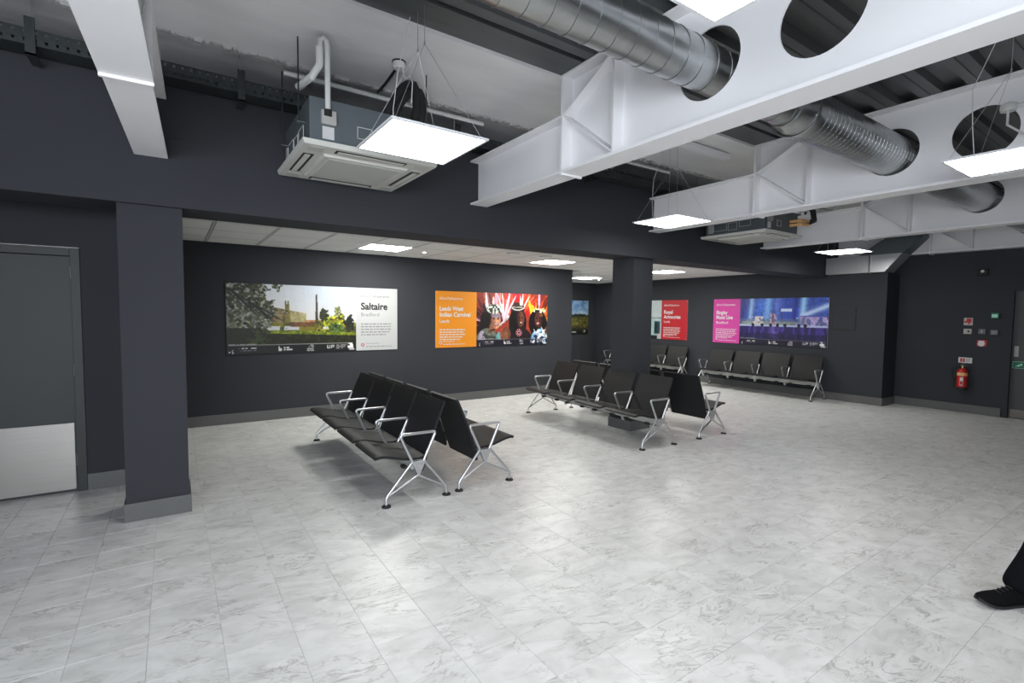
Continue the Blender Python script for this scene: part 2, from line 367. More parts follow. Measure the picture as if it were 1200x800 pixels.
# low suspended ceiling behind the bulkhead
low = struct(MB().box(U_LEFT, V_BULKB, Z_LOW+0.03, -0.23, V_DOOR, Z_LOW+0.06).build('ceiling_low', WALL))
GU0, GV0, GP = -0.23, 4.70, 0.60
tile_me = MB().frustum(-0.29, -0.29, 0.29, 0.29, 0, 0.016, 0.0, 0).mesh('ceiling_tile')
bmt = MB().frustum(-0.284, -0.284, 0.284, 0.284, -0.006, 0.012, 0.004, 0).mesh('ceiling_tile'); bmt.materials.append(TILEW)
RECESSED = {(4, 3), (9, 3), (14, 3), (14, 7)}
grid = MB(); ntile = 0
def in_low(u, v):
    if v < V_BULKB-0.35: return False
    if u < U_END: return 0.0 < u and v < V_BACK
    return u < U_FAR+0.3 and v < V_REC+0.3
for i in range(0, 19):
    for j in range(0, 11):
        u0, v0 = GU0+i*GP, GV0+j*GP; uc, vc = u0+GP/2, v0+GP/2
        if not in_low(uc, vc): continue
        grid.box(u0-0.012, v0, Z_LOW-0.002, u0+0.012, v0+GP, Z_LOW+0.02)
        grid.box(u0, v0-0.012, Z_LOW-0.0025, u0+GP, v0+0.012, Z_LOW+0.0195)
        if (i, j) in RECESSED: continue
        if uc+0.3 > U_FAR or vc+0.3 > V_REC:
            w = min(U_FAR, uc+0.284)-(uc-0.284); d = min(V_REC, vc+0.284)-(vc-0.284)
            if w < 0.03 or d < 0.03: continue
            MB().box(uc-0.284, vc-0.284, Z_LOW-0.004, uc-0.284+w, vc-0.284+d, Z_LOW+0.012).build('ceiling_tile', TILEW, low)
        else:
            link('ceiling_tile', bmt, low, (uc, vc, Z_LOW+0.004))
grid.build('ceiling_grid', TBAR, low)
MB().box(0, V_BULKB, Z_LOW+0.03, U_FAR, V_REC, Z_LOW+0.06).build('ceiling_board', TILEW, low)

# ------------------------------------------------------------------ floor of marble-look tiles
floor = struct(MB().box(U_LEFT-0.15, V_NEAR-0.15, -0.12, U_RIGHT+0.3, V_REC+0.15, -0.002).build('floor', GROUT))
def tile_verts(hw, hd):
    c = 0.0010; g = 0.0005
    return [(-hw+g, -hd+g, -0.003), (hw-g, -hd+g, -0.003), (hw-g, hd-g, -0.003), (-hw+g, hd-g, -0.003),
            (-hw+g+c, -hd+g+c, 0), (hw-g-c, -hd+g+c, 0), (hw-g-c, hd-g-c, 0), (-hw+g+c, hd-g-c, 0)]
TF = [(4,5,6,7), (0,1,5,4), (1,2,6,5), (2,3,7,6), (3,0,4,7)]
tme = MB().add(tile_verts(TPU/2, TPV/2), TF).mesh('floor_tile'); tme.materials.append(MARBLE)
cells = []
for i in range(-13, 38):
    for j in range(-22, 28):
        uc, vc = TU0+(i+0.5)*TPU, TV0+(j+0.5)*TPV
        if uc < U_LEFT-0.1 or uc > U_RIGHT+0.25 or vc < V_NEAR-0.1 or vc > V_REC+0.1: continue
        if uc < -0.2 and vc > V_DOOR+0.3: continue
        p = project((uc, vc, 0)); a = 0
        if p and -20 < p[0] < 1220 and 0 < p[1] < 815: a = 1/p[2]**3
        cells.append((a, uc, vc))
cells.sort(key=lambda c: -c[0])
rest = MB()
for n, (a, uc, vc) in enumerate(cells):
    if n < 300 and a > 0: link('floor_tile', tme, floor, (uc, vc, 0))
    else: rest.add([(x+uc, y+vc, z) for x, y, z in tile_verts(TPU/2, TPV/2)], TF)
o = rest.build('distant_floor_tiles', MARBLE, floor); o['kind'] = 'stuff'

# ------------------------------------------------------------------ white steel roof beams
Z0, ZE, ZT = 2.640, 3.075, 3.372
def web_cell(m, y0, y1, z0, z1, yc, zc, r, x, n=40):
    # plate with one round hole, x = half thickness
    ang = [2*math.pi*k/n for k in range(n)]
    def rim(th):
        c, s = math.cos(th), math.sin(th)
        tt = min(((y1-yc)/c if c > 1e-9 else (y0-yc)/c if c < -1e-9 else 1e9), ((z1-zc)/s if s > 1e-9 else (z0-zc)/s if s < -1e-9 else 1e9))
        return (yc+tt*c, zc+tt*s)
    corners = [math.atan2(b-zc, a-yc) % (2*math.pi) for a in (y0, y1) for b in (z0, z1)]
    ang = sorted(ang+corners); n = len(ang); vs = []
    for sx in (-x, x):
        for th in ang: vs.append((sx, yc+r*math.cos(th), zc+r*math.sin(th)))
        for th in ang: a, b = rim(th); vs.append((sx, a, b))
    fs = []
    for k in range(n):
        j = (k+1) % n
        fs.append((k, j, n+j, n+k)); fs.append((2*n+k, 3*n+k, 3*n+j, 2*n+j)); fs.append((k, 2*n+k, 2*n+j, j))
    m.add(vs, fs)
def roof_beam(u, label, skew=0.0):
    root = empty('roof_beam', (u, V_BULK, Z0)); ox = lambda z: z
    def P(y, z): return (y-V_BULK, z-Z0)
    b = lambda nm, m, **k: m.build(nm, STEELW, root, **k)
    def bx(x0, y0, z0, x1, y1, z1): return MB().box(x0, y0-V_BULK, z0-Z0, x1, y1-V_BULK, z1-Z0)
    b('end_web', bx(-0.006, 3.03, Z0+0.015, 0.006, V_BULK-0.004, ZE-0.015))
    b('end_bottom_flange', bx(-0.098, 3.03, Z0, 0.098, V_BULK-0.004, Z0+0.016))
    b('end_top_flange', bx(-0.098, 3.03, ZE-0.016, 0.098, V_BULK-0.004, ZE))
    b('bottom_flange', bx(-0.105, V_NEAR+0.01, Z0-0.004, 0.105, 3.01, Z0+0.018))
    b('top_flange', bx(-0.105, V_NEAR+0.01, ZT-0.016, 0.105, 3.01, ZT))
    b('end_plate', bx(-0.105, 3.01, Z0-0.018, 0.105, 3.03, ZT))
    m = MB(); yy = 2.125
    m.box(-0.006, yy-V_BULK, Z0+0.018-Z0, 0.006, 3.01-V_BULK, ZT-0.016-Z0)
    while yy-0.61 > V_NEAR:
        web_cell(m, yy-0.61-V_BULK, yy-V_BULK, 0.018, ZT-0.016-Z0, yy-0.305-V_BULK, 3.005-Z0, 0.2, 0.006); yy -= 0.61
    m.box(-0.006, V_NEAR+0.01-V_BULK, 0.018, 0.006, yy-V_BULK, ZT-0.016-Z0)
    b('web', m)
    for s in (-1, 1):
        x0, x1 = s*0.006, s*0.098
        b('stiffener', bx(x0, 2.478, Z0+0.018, x1, 2.492, ZT-0.016))
        for za, zb in ((3.075, 3.34), (3.065, 2.672)):
            a = (3.008, za); c = (2.50, zb); dx, dz = c[0]-a[0], c[1]-a[1]; L = math.hypot(dx, dz); nx, nz = -dz/L*0.006, dx/L*0.006
            poly = [(a[0]+nx-V_BULK, a[1]+nz-Z0), (c[0]+nx-V_BULK, c[1]+nz-Z0), (c[0]-nx-V_BULK, c[1]-nz-Z0), (a[0]-nx-V_BULK, a[1]-nz-Z0)]
            b('diagonal_stiffener', MB().prism(poly, 0, x0, x1*0.96))
    root.rotation_euler = (0, 0, skew)
    return tag(root, label, 'beam', 'white steel roof beams')
roof_beam(-0.105, 'white steel roof beam at top left, directly above the column by the grey door', -0.036)
roof_beam(2.60, 'nearest large white steel roof beam, crossing the ceiling above the front bench pair')
roof_beam(5.28, 'second white steel roof beam from the camera, with the round grey duct through it')
roof_beam(7.96, 'third white steel roof beam from the camera, just beyond the far air conditioning cassette')
roof_beam(10.62, 'farthest white steel roof beam, tight against the dark right wall')

# ------------------------------------------------------------------ galvanised ducts
def spiral_duct():
    yc, zc = 1.835, 2.985
    root = empty('spiral_duct', (U_LEFT, yc, zc))
    L1 = 3.58-U_LEFT; L2 = U_RIGHT-U_LEFT
    n = 48
    def pipe(x0, x1, r): return MB().tube([(x0, 0, 0), (x1, 0, 0)], r, n, caps=True)
    pipe(0, L1, 0.128).build('narrow_duct', GALV, root, smooth=True)
    pipe(L1+0.06, L2-0.01, 0.166).build('wide_duct', GALV, root, smooth=True)
    MB().tube([(L1-0.10, 0, 0), (L1-0.02, 0, 0), (L1+0.05, 0, 0), (L1+0.14, 0, 0)], 0.14, n, rs=[0.131, 0.133, 0.169, 0.170]).build('reducer_collar', GALV, root, smooth=True)
    for x, r in ((L1+0.05, 0.171), (L1-0.10, 0.132)):
        MB().tube([(x, r*math.cos(a), r*math.sin(a)) for a in [2*math.pi*k/48 for k in range(48)]], 0.005, 6, closed=True).build('collar_band', GALV, root, smooth=True)
    def helix(x0, x1, r, pitch, hw=0.002, hh=0.0035):
        m = MB(); st = 28; pts = []; N = int((x1-x0)/pitch*st)
        for i in range(N):
            a = 2*math.pi*i/st; pts.append((x0+pitch*i/st, a))
        vs = []; fs = []
        for i, (x, a) in enumerate(pts):
            c, s = math.cos(a), math.sin(a)
            for dx, rr in ((-hw*2, r-0.001), (-hw, r+hh), (hw, r+hh), (hw*2, r-0.001)):
                vs.append((x+dx, rr*c, rr*s))
            if i:
                for q in range(3): fs.append(((i-1)*4+q, (i-1)*4+q+1, i*4+q+1, i*4+q))
        m.add(vs, fs); return m
    helix(2.6, L1-0.11, 0.128, 0.127).build('spiral_seam', GALV, root, smooth=True)
    helix(L1+0.15, L2-0.02, 0.166, 0.062, 0.0014, 0.0014).build('spiral_seam', GALV, root, smooth=True)
    tag(root, 'long round galvanised spiral duct running through the holes of the roof beams', 'duct')
spiral_duct()
DUCTF = mat('lamp_lit_galvanised_sheet', (0.72, 0.74, 0.75, 1), 0.42, 0.9, 0.08, 10)  # brighter base stands in for the lamp's reflection on the duct front
def square_duct():
    root = empty('square_duct', (U_FAR, 3.9, 2.335))
    def poly(y0, y1, y2, y3): pass
    x0, x1 = -0.10, 0.30
    front = [(4.43-3.9, 0), (3.50-3.9, 0), (3.26-3.9, 0.30), (4.43-3.9, 0.30)]
    MB().prism(front, 0, x0, x1).build('duct_body', DUCTF, root)
    MB().prism([(3.74-3.9, -0.012), (3.71-3.9, -0.012), (3.71-3.9, 0.31), (3.74-3.9, 0.31)], 0, x0-0.012, x1+0.01).build('joint_flange', GALV, root)
    # rising leg
    MB().add([(x0, 3.90-3.9, 0.30), (x0, 3.26-3.9, 0.30), (x1, 3.26-3.9, 0.30), (x1, 3.90-3.9, 0.30),
              (x0+0.12, 3.60-3.9, 0.56), (x0+0.12, 3.02-3.9, 0.56), (x1, 3.02-3.9, 0.56), (x1, 3.60-3.9, 0.56)],
             [(0,1,2,3), (7,6,5,4), (0,4,5,1), (1,5,6,2), (2,6,7,3), (3,7,4,0)]).build('rising_leg', UNIT, root)
    MB().box(x0+0.14, 3.04-3.9, 0.56, x1-0.02, 3.58-3.9, 1.0).build('riser', UNIT, root)
    tag(root, 'rectangular galvanised duct sitting on top of the dark far wall corner', 'duct')
square_duct()

# ------------------------------------------------------------------ lights
def pendant(u, v, label, z=2.57, top=3.37):
    root = empty('led_panel_light', (u, v, z))
    f = MB(); h = 0.30
    f.box(-h, -h, 0, -h+0.014, h, 0.012).box(h-0.014, -h, 0, h, h, 0.012).box(-h+0.014, -h, 0, h-0.014, -h+0.014, 0.012).box(-h+0.014, h-0.014, 0, h-0.014, h, 0.012)
    f.build('frame', FRAMEW, root)
    MB().box(-h+0.014, -h+0.014, 0.006, h-0.014, h-0.014, 0.012).build('back_plate', FRAMEW, root)
    d = MB().add([(-h+0.014, -h+0.014, 0.002), (-h+0.014, h-0.014, 0.002), (h-0.014, h-0.014, 0.002), (h-0.014, -h+0.014, 0.002)], [(0, 1, 2, 3)])
    d.build('diffuser', LEDP, root)
    zt = top-z
    for sx in (-1, 1):
        for sy in (-1, 1):
            MB().tube([(sx*(h-0.03), sy*(h-0.03), 0.012), (0.0, 0.05*sy, zt*0.72)], 0.0016, 5).build('suspension_wire', WIRE, root)
    for sy in (-1, 1):
        MB().tube([(0, 0.05*sy, zt*0.72), (0, 0.05*sy, zt-0.002)], 0.0018, 5).build('suspension_wire', WIRE, root)
        MB().cbox(0, 0.05*sy, zt*0.72, 0.008, 0.008, 0.02).build('wire_gripper', WIRE, root)
    MB().tube([(-0.1, 0.18, 0.012), (-0.10, 0.2, 0.25), (-0.06, 0.22, 0.5), (-0.02, 0.12, zt)], 0.0028, 6).build('power_cable', PVC, root, smooth=True)
    MB().cbox(-0.05, 0.12, 0.025, 0.16, 0.05, 0.025).build('driver', PVC, root)
    tag(root, label, 'light', 'hanging square LED panels')
pendant(1.27, 2.87, 'square LED panel hanging beside the nearest ceiling air conditioning cassette')
pendant(1.29, 0.80, 'square LED panel at the top edge, hanging under the near round duct')
pendant(4.55, 3.58, 'square LED panel hanging in front of the second beam, above the column with benches')
pendant(4.49, 0.87, 'square LED panel hanging at the right edge below a round beam hole')
pendant(8.72, 3.58, 'small farthest square LED panel hanging before the rectangular duct')
pendant(1.29, -1.45, 'added square LED panel, hanging unseen above and behind the camera')  # unseen extra lamp, added to light the floor near the camera

LOWL = [('recessed LED panel in the low ceiling above the white poster with a chimney', 4, 3), ('recessed LED panel in the low ceiling above the orange carnival poster', 9, 3),
        ('recessed LED panel in the low ceiling right of the bench column', 14, 3), ('recessed LED panel in the low ceiling deep in the alcove', 14, 7)]
for lb, i, j in LOWL:
    uc, vc = GU0+(i+0.5)*GP, GV0+(j+0.5)*GP
    root = empty('recessed_light', (uc, vc, Z_LOW-0.004)); h = 0.294
    f = MB()
    f.box(-h, -h, 0, -h+0.012, h, 0.014).box(h-0.012, -h, 0, h, h, 0.014).box(-h+0.012, -h, 0, h-0.012, -h+0.012, 0.014).box(-h+0.012, h-0.012, 0, h-0.012, h, 0.014)
    f.build('frame', FRAMEW, root)
    MB().add([(-h+0.012, -h+0.012, 0.003), (-h+0.012, h-0.012, 0.003), (h-0.012, h-0.012, 0.003), (h-0.012, -h+0.012, 0.003)], [(0, 1, 2, 3)]).build('diffuser', LEDR, root)
    tag(root, lb, 'light', 'recessed LED panels')
for u, v, lb in ((3.07, 6.82, 'small round spotlight between the two recessed panels over the posters'), (8.95, 9.25, 'small round spotlight beside the deepest recessed panel')):
    root = empty('spot_light', (u, v, Z_LOW-0.012))
    MB().lathe([(0.045, 0.010), (0.045, 0.004), (0.035, 0.0)], n=20).build('trim_ring', FRAMEW, root, smooth=True)
    MB().lathe([(0.022, 0.002), (0.024, -0.008), (0.014, -0.014)], n=16).build('lens', LEDS, root, smooth=True)
    tag(root, lb, 'spotlight', 'small ceiling spots')
for u, v, lb in ((4.18, 6.13, 'round flat ceiling vent, left of the two'), (4.80, 6.14, 'round flat ceiling vent, right of the two')):
    root = empty('ceiling_vent', (u, v, Z_LOW-0.02))
    MB().lathe([(0.10, 0.018), (0.10, 0.010), (0.088, 0.004)], n=28).build('vent_ring', TBAR, root, smooth=True)
    MB().lathe([(0.072, 0.006), (0.070, -0.002), (0.05, -0.006)], n=28).build('vent_disc', TILEW, root, smooth=True)
    tag(root, lb, 'vent', 'round ceiling vents')

# ------------------------------------------------------------------ air conditioning cassettes
def cassette(u, v, label, z=2.615):
    root = empty('air_conditioning_cassette', (u, v, z)); h = 0.475
    MB().frustum(-h, -h, h, h, 0.012, 0.045, 0.012, 0).build('panel', CASS, root, bevel=0.004)
    MB().frustum(-0.31, -0.31, 0.31, 0.31, -0.004, 0.012, 0.012, 0).build('intake_surround', CASS, root, bevel=0.003)
    g = MB().frustum(-0.265, -0.265, 0.265, 0.265, -0.008, -0.003, 0.006, 0).build('intake_grille', CASSD, root, bevel=0.002)
    for k in range(4):
        R = Matrix.Rotation(k*math.pi/2, 4, 'Z')
        def rb(*a):
            m = MB().box(*a); m.v = [tuple(R @ Vector(p)) for p in m.v]; return m
        s = rb(-0.25, -0.425, 0.009, 0.25, -0.355, 0.014).build('air_outlet', DARKM, root)
        rb(-0.235, -0.412, 0.004, 0.235, -0.375, 0.008).build('vane', CASS, s, bevel=0.001)
        rb(0.325, -0.425, 0.009, 0.425, -0.325, 0.0125).build('corner_cap', CASSD, root, bevel=0.002)
    MB().box(-0.42, -0.42, 0.046, 0.42, 0.42, 0.335).build('casing', UNIT, root, bevel=0.006)
    for sx in (-1, 1):
        for sy in (-1, 1):
            MB().tube([(sx*0.46, sy*0.29, 0.20), (sx*0.46, sy*0.29, 0.745)], 0.005, 6).build('hanger_rod', TRAYM, root)
            MB().box(sx*0.42, sy*0.29-0.02, 0.19, sx*0.475, sy*0.29+0.02, 0.196).build('hanger_bracket', UNIT, root)
    # pale outline frames printed on the casing
    def outline(x0, z0, x1, z1, w=0.004, front=True):
        m = MB(); y0, y1 = -0.4225, -0.4195
        if front: m.box(x0, y0, z0, x1, y1, z0+w).box(x0, y0, z1-w, x1, y1, z1).box(x0, y0, z0, x0+w, y1, z1).box(x1-w, y0, z0, x1, y1, z1)
        else: m.box(y0, -x0, z0, y1, -x1, z0+w).box(y0, -x0, z1-w, y1, -x1, z1).box(y0, -x0, z0, y1, -x0-w, z1).box(y0, -x1+w, z0, y1, -x1, z1)
        m.build('access_outline', PVC, root)
    outline(-0.11, 0.12, -0.005, 0.20)
    outline(-0.30, 0.10, -0.10, 0.20, front=False); outline(-0.08, 0.09, 0.05, 0.19, front=False); outline(0.08, 0.12, 0.24, 0.20, front=False)
    MB().box(-0.4245, 0.30, 0.08, -0.4195, 0.38, 0.2).build('rating_plate', PALE, root)
    MB().box(-0.34, -0.4245, 0.075, -0.265, -0.4195, 0.155).build('rating_plate', WHITEP, root)
    MB().box(-0.35, -0.45, 0.165, -0.255, -0.42, 0.255).build('terminal_box', PALE, root, bevel=0.004)
    return tag(root, label, 'air conditioner', 'ceiling cassettes')
CA = cassette(1.18, 3.90, 'cream square air conditioning cassette nearest the camera, beside a hanging LED panel')
CB = cassette(6.68, 3.92, 'cream square air conditioning cassette far off between the second and third beams')
o = MB().tube([(-0.31, -0.445, 0.245), (-0.31, -0.445, 0.66), (-0.315, -0.445, 0.69), (-0.335, -0.445, 0.705), (-0.355, -0.445, 0.69), (-0.36, -0.445, 0.56)], 0.018, 12).build('drain_pipe', PVC, CA, smooth=True)
MB().tube([(-0.36, -0.445, 0.64), (-0.36, -0.445, 0.53), (-0.40, -0.40, 0.46), (-0.44, -0.20, 0.46)], 0.024, 12).build('drain_elbow', PVC, CA, smooth=True)
MB().cyl((-0.31, -0.445, 0.215), (-0.31, -0.445, 0.255), 0.026, 12).build('pipe_gland', RUBBER, CA, smooth=True)
# foam clad refrigerant hoses of the nearest cassette
for dx, pk, r in ((0.0, 0.70, 0.032), (0.05, 0.66, 0.028)):
    pts = []
    for k in range(15):
        q = k/14
        if q < 0.55: a = q/0.55; pts.append((0.16+dx+0.24*a, -0.20+0.02*a, 0.36+(pk-0.36)*math.sin(a*math.pi/2)**0.9))
        else: a = (q-0.55)/0.45; pts.append((0.40+dx+0.03*math.sin(a*math.pi), -0.18, pk-(pk-0.36)*a**1.6))
    MB().tube(pts, r, 10).build('insulated_hose', BLACKP, CA, smooth=True)
# pale pipe stubs and dark loop on the far cassette
for k in range(2):
    MB().tube([(0.22, -0.42, 0.16+0.05*k), (0.24, -0.56, 0.16+0.05*k), (0.42, -0.56, 0.17+0.05*k)], 0.02, 10).build('pipe_stub', YELLOW, CB, smooth=True)
MB().tube([(0.44, -0.55, 0.2), (0.60, -0.55, 0.25), (0.66, -0.5, 0.40), (0.66, -0.3, 0.6), (0.62, -0.1, 0.72)], 0.035, 10).build('insulated_hose', BLACKP, CB, smooth=True)

# ------------------------------------------------------------------ cable tray, hangers, pipes under the slab
root = empty('cable_tray', (U_LEFT, 4.30, 3.145))
L = U_RIGHT-U_LEFT-0.5
m = MB(); n = int(L/0.05)
m.box(0, -0.07, 0, L, 0.10, 0.003).box(0, -0.072, 0, L, -0.069, 0.018).box(0, -0.072, 0.085, L, -0.069, 0.098).box(0, 0.097, 0, L, 0.10, 0.098)
m.box(0, -0.074, 0.036, L, -0.069, 0.066)
for k in range(n): m.box(k*0.05, -0.0725, 0.018, k*0.05+0.036, -0.0692, 0.085)
m.build('tray_channel', TRAYM, root)
for k, x in enumerate([q-U_LEFT for q in (-1.6, -0.68, 0.45, 2.24, 4.0, 6.0, 8.8)]):
    MB().tube([(x, 0.0, 0.02), (x, 0.0, 0.30)], 0.005, 6).build('threaded_rod', WIRE, root)
    MB().box(x-0.024, -0.088, -0.06, x+0.024, -0.076, 0.16).box(x-0.024, -0.088, -0.06, x+0.024, 0.1, -0.052).build('hanger_bracket', TRAYM, root)
for k in range(4):
    pts = [(i*0.5, -0.03+0.03*k+0.008*math.sin(i*1.3+k), 0.016+0.012*(k % 2)) for i in range(int(L/0.5))]
    MB().tube(pts, 0.009, 6).build('cable', BLACKP, root, smooth=True)
tag(root, 'dark perforated cable tray along the top of the dark bulkhead', 'cable tray')
tag(MB().tube([(0.72, 4.12, 3.325), (2.45, 4.12, 3.325)], 0.019, 12).build('condensate_pipe', PVC, smooth=True), 'white plastic pipe under the slab above the near cassette', 'pipe')
for u0, u1, lb in ((3.0, 5.15, 'white plastic pipe under the slab behind the second beam light'),):
    tag(MB().tube([(u0, 4.12, 3.325), (u1, 4.12, 3.325)], 0.019, 12).build('condensate_pipe', PVC, smooth=True), lb, 'pipe')
tag(MB().box(4.05, 3.30, 3.29, 5.16, 3.38, 3.345).build('steel_channel', STEELW, bevel=0.003), 'white steel channel fixed under the slab in the second bay', 'channel')
root = empty('junction_box', (1.39, 3.53, 3.36))
MB().lathe([(0.045, 0.0), (0.045, -0.045), (0.035, -0.055)], n=20).build('box_body', PVC, root, smooth=True)
MB().lathe([(0.049, -0.002), (0.049, -0.012)], n=20).build('mounting_ring', TRAYM, root, smooth=True)
MB().tube([(0.0, 0.03, -0.03), (0.02, 0.35, -0.03), (0.03, 0.54, -0.02)], 0.011, 8).build('conduit', TRAYM, root, smooth=True)
MB().tube([(0.01, -0.03, -0.04), (0.02, -0.06, -0.14), (0.05, -0.08, -0.12), (0.07, -0.08, -0.16), (0.07, -0.06, -0.3)], 0.004, 6).build('flex', PVC, root, smooth=True)
tag(root, 'round white junction box on the slab above the near hanging panel', 'junction box')
root = empty('smoke_detector', (5.165, 1.06, 3.11))
o = MB().lathe([(0.045, -0.02), (0.05, 0.0), (0.048, 0.03), (0.03, 0.04)], n=20).build('sensor_body', PVC, root, smooth=True)
MB().tube([(0.0, -0.045, 0.01), (0, -0.25, 0.02), (0, -0.6, 0.02)], 0.012, 8).build('conduit', PVC, root, smooth=True)
MB().tube([(-0.01, 0.0, -0.02), (-0.01, 0.0, -0.12), (-0.01, -0.08, -0.2), (0.0, -0.25, -0.22)], 0.008, 8).build('flex', PVC, root, smooth=True)
MB().box(-0.02, -0.03, 0.02, 0.095, 0.03, 0.03).build('mount', PVC, root)
tag(root, 'white round sensor fixed on the second beam above the right hanging panel', 'sensor')

# ------------------------------------------------------------------ doors
d1 = empty('door_1', (-1.16, V_DOOR, 0)); struct(d1)
a = 1.16
MB().box(-0.46, 0.02, 0.008, 0.457, 0.065, 1.98).build('leaf', DOORM, d1)
f = MB().box(0.46, -0.012, 0, 0.523, 0.12, 2.05).box(-0.523, -0.012, 0, -0.463, 0.12, 2.05).box(-0.463, -0.012, 1.985, 0.46, 0.12, 2.05)
f.build('frame', DOORM, d1, bevel=0.003)
MB().box(-0.45, 0.016, 0.02, 0.445, 0.02, 0.585).build('kick_plate', BRUSH, d1)
MB().box(-0.463, 0.03, 0, 0.46, 0.06, 0.007).build('threshold_gap', DARKM, d1)
MB().box(-0.50, 0.066, 0, 0.50, 0.11, 2.03).build('leak_block_panel', DARKM, d1)  # unseen panel added behind the leaf to block sky light at its gaps
for z in (0.22, 0.98, 1.80):
    MB().cyl((0.4585, 0.012, z), (0.4585, 0.012, z+0.10), 0.007, 10).build('hinge', BRUSH, d1, smooth=True)
d2 = empty('door_2', (U_RIGHT, (DV0+DV1)/2, 0)); struct(d2)
w = (DV0-DV1)/2
MB().box(0.07, -w+0.05, 0.008, 0.115, w-0.05, 1.985).build('leaf', mat('dark_door_paint', (0.058, 0.060, 0.062, 1), 0.45, 0, 0.05, 4), d2)
MB().box(0.0, w-0.05, 0, 0.14, w, DZ).box(0.0, -w, 0, 0.14, -w+0.05, DZ).box(0.0, -w+0.05, 1.985, 0.14, w-0.05, DZ).build('frame', WALL, d2)
MB().box(0.116, -w+0.02, 0, 0.14, w-0.02, 2.0).build('leak_block_panel', DARKM, d2)  # added behind this leaf too, keeps outside light from leaking in
MB().box(0.066, -w+0.07, 0.012, 0.07, w-0.07, 0.14).build('kick_plate', BRUSH, d2)
MB().box(0.064, w-0.125, 0.965, 0.07, w-0.075, 1.13).build('push_plate', PALE, d2)
sg = MB().box(0.062, 0.12, 0.785, 0.07, w-0.065, 0.895).build('door_sign', GREEN, d2)
sm = MB(); y1 = w-0.068; y0 = 0.123
for q in ((y0, 0.788, y1, 0.793), (y0, 0.887, y1, 0.892), (y0, 0.788, y0+0.005, 0.892), (y1-0.005, 0.788, y1, 0.892)): sm.box(0.0605, q[0], q[1], 0.0625, q[2], q[3])
sm.build('sign_border', GREENL, d2)
ar = MB().prism([(w-0.15, 0.815), (w-0.095, 0.815), (w-0.15, 0.855)], 0, 0.0605, 0.0625).box(0.0605, w-0.175, 0.83, 0.0625, w-0.155, 0.862).build('sign_arrow', GREENL, d2)
tx = text('Push', 0.062, 0, 0, 0, GREENL, d2, 0.01); tx.rotation_euler = (math.pi/2, 0, -math.pi/2); tx.location = (0.061, w-0.195, 0.815)

# ------------------------------------------------------------------ fittings on the right wall
def wallroot(name, v, z, u=U_RIGHT): return empty(name, (u, v, z), (math.pi/2, 0, -math.pi/2))   # local x = -v, y = up, z = towards the room
r = wallroot('alarm_sign', 2.52, 1.50); MB().box(-0.055, -0.06, 0, 0.055, 0.06, 0.006).build('plate', PALE, r)
MB().box(-0.02, -0.015, 0.006, 0.04, 0.05, 0.008).box(0.0, -0.045, 0.006, 0.02, -0.015, 0.008).build('red_symbol', REDM, r); MB().lathe([(0.018, 0.006), (0.018, 0.0085)], -0.03, -0.005, 14).build('red_symbol', REDM, r)
tag(r, 'pale square sign with red symbol, top of the cluster on the right wall', 'sign')
r = wallroot('key_switch', 2.52, 1.34); MB().box(-0.05, -0.042, 0, 0.05, 0.042, 0.02).build('plate', PALE, r, bevel=0.003); MB().box(0.0, -0.015, 0.02, 0.025, 0.015, 0.026).build('rocker', DARKM, r)
tag(r, 'pale switch plate directly under the red symbol sign on the right wall', 'switch')
r = wallroot('grey_switch', 2.345, 1.345); MB().box(-0.042, -0.042, 0, 0.042, 0.042, 0.02).build('plate', GREYP, r, bevel=0.003); MB().box(-0.008, -0.02, 0.02, 0.008, 0.02, 0.026).build('rocker', PALE, r)
tag(r, 'small dark grey switch in the middle of the right wall cluster', 'switch')
r = wallroot('access_reader', 2.198, 1.335); MB().box(-0.045, -0.04, 0, 0.045, 0.04, 0.03).build('housing', GREYP, r, bevel=0.004); MB().box(-0.03, -0.025, 0.03, 0.03, 0.025, 0.032).build('face', mat('mid_grey_plastic', (0.2, 0.205, 0.21, 1), 0.5), r)
tag(r, 'grey square reader beside the dark door', 'reader')
r = wallroot('emergency_release', 2.20, 1.60); MB().box(-0.048, -0.046, 0, 0.048, 0.046, 0.04).build('housing', GREEN, r, bevel=0.004); MB().box(-0.034, -0.03, 0.04, 0.034, 0.022, 0.043).build('glass', GREENL, r)
tag(r, 'green emergency door release box above the reader', 'release box')
r = wallroot('call_point_sign', 2.34, 1.155); MB().box(-0.06, -0.05, 0, 0.06, 0.05, 0.006).build('plate', REDM, r, bevel=0.002); MB().lathe([(0.044, 0.006), (0.044, 0.009)], -0.006, -0.008, 18).build('white_disc', WHITEP, r)
MB().box(-0.04, 0.026, 0.006, 0.03, 0.04, 0.008).build('red_symbol', WHITEP, r)
tag(r, 'small red sign with white disc below the grey switches', 'sign')
r = wallroot('extinguisher_sign', 2.53, 0.865); MB().box(-0.085, -0.045, 0, 0.085, 0.045, 0.005).build('plate', WHITEP, r)
m = MB().box(-0.062, -0.03, 0.005, -0.035, 0.03, 0.0065).box(-0.028, -0.03, 0.005, -0.005, 0.03, 0.0065); m.build('red_symbol', REDM, r)
m = MB()
for k in range(4): m.box(0.01, 0.022-0.016*k, 0.005, 0.07-0.012*(k % 2), 0.028-0.016*k, 0.0065)
m.build('printed_lines', INKG, r)
tag(r, 'white sign with red symbols just above the fire extinguisher', 'sign')
r = empty('fire_extinguisher', (U_RIGHT-0.085, 2.535, 0.40))
MB().lathe([(0.060, 0.0), (0.066, 0.01), (0.068, 0.03), (0.068, 0.27), (0.060, 0.305), (0.035, 0.33), (0.022, 0.34)], n=24).build('cylinder', RED, r, smooth=True)
MB().lathe([(0.0695, -0.005), (0.0695, 0.03)], n=24).build('base_ring', RUBBER, r, smooth=True)
MB().lathe([(0.0688, 0.215), (0.0688, 0.265)], n=24).build('cream_band', YELLOW, r, smooth=True)
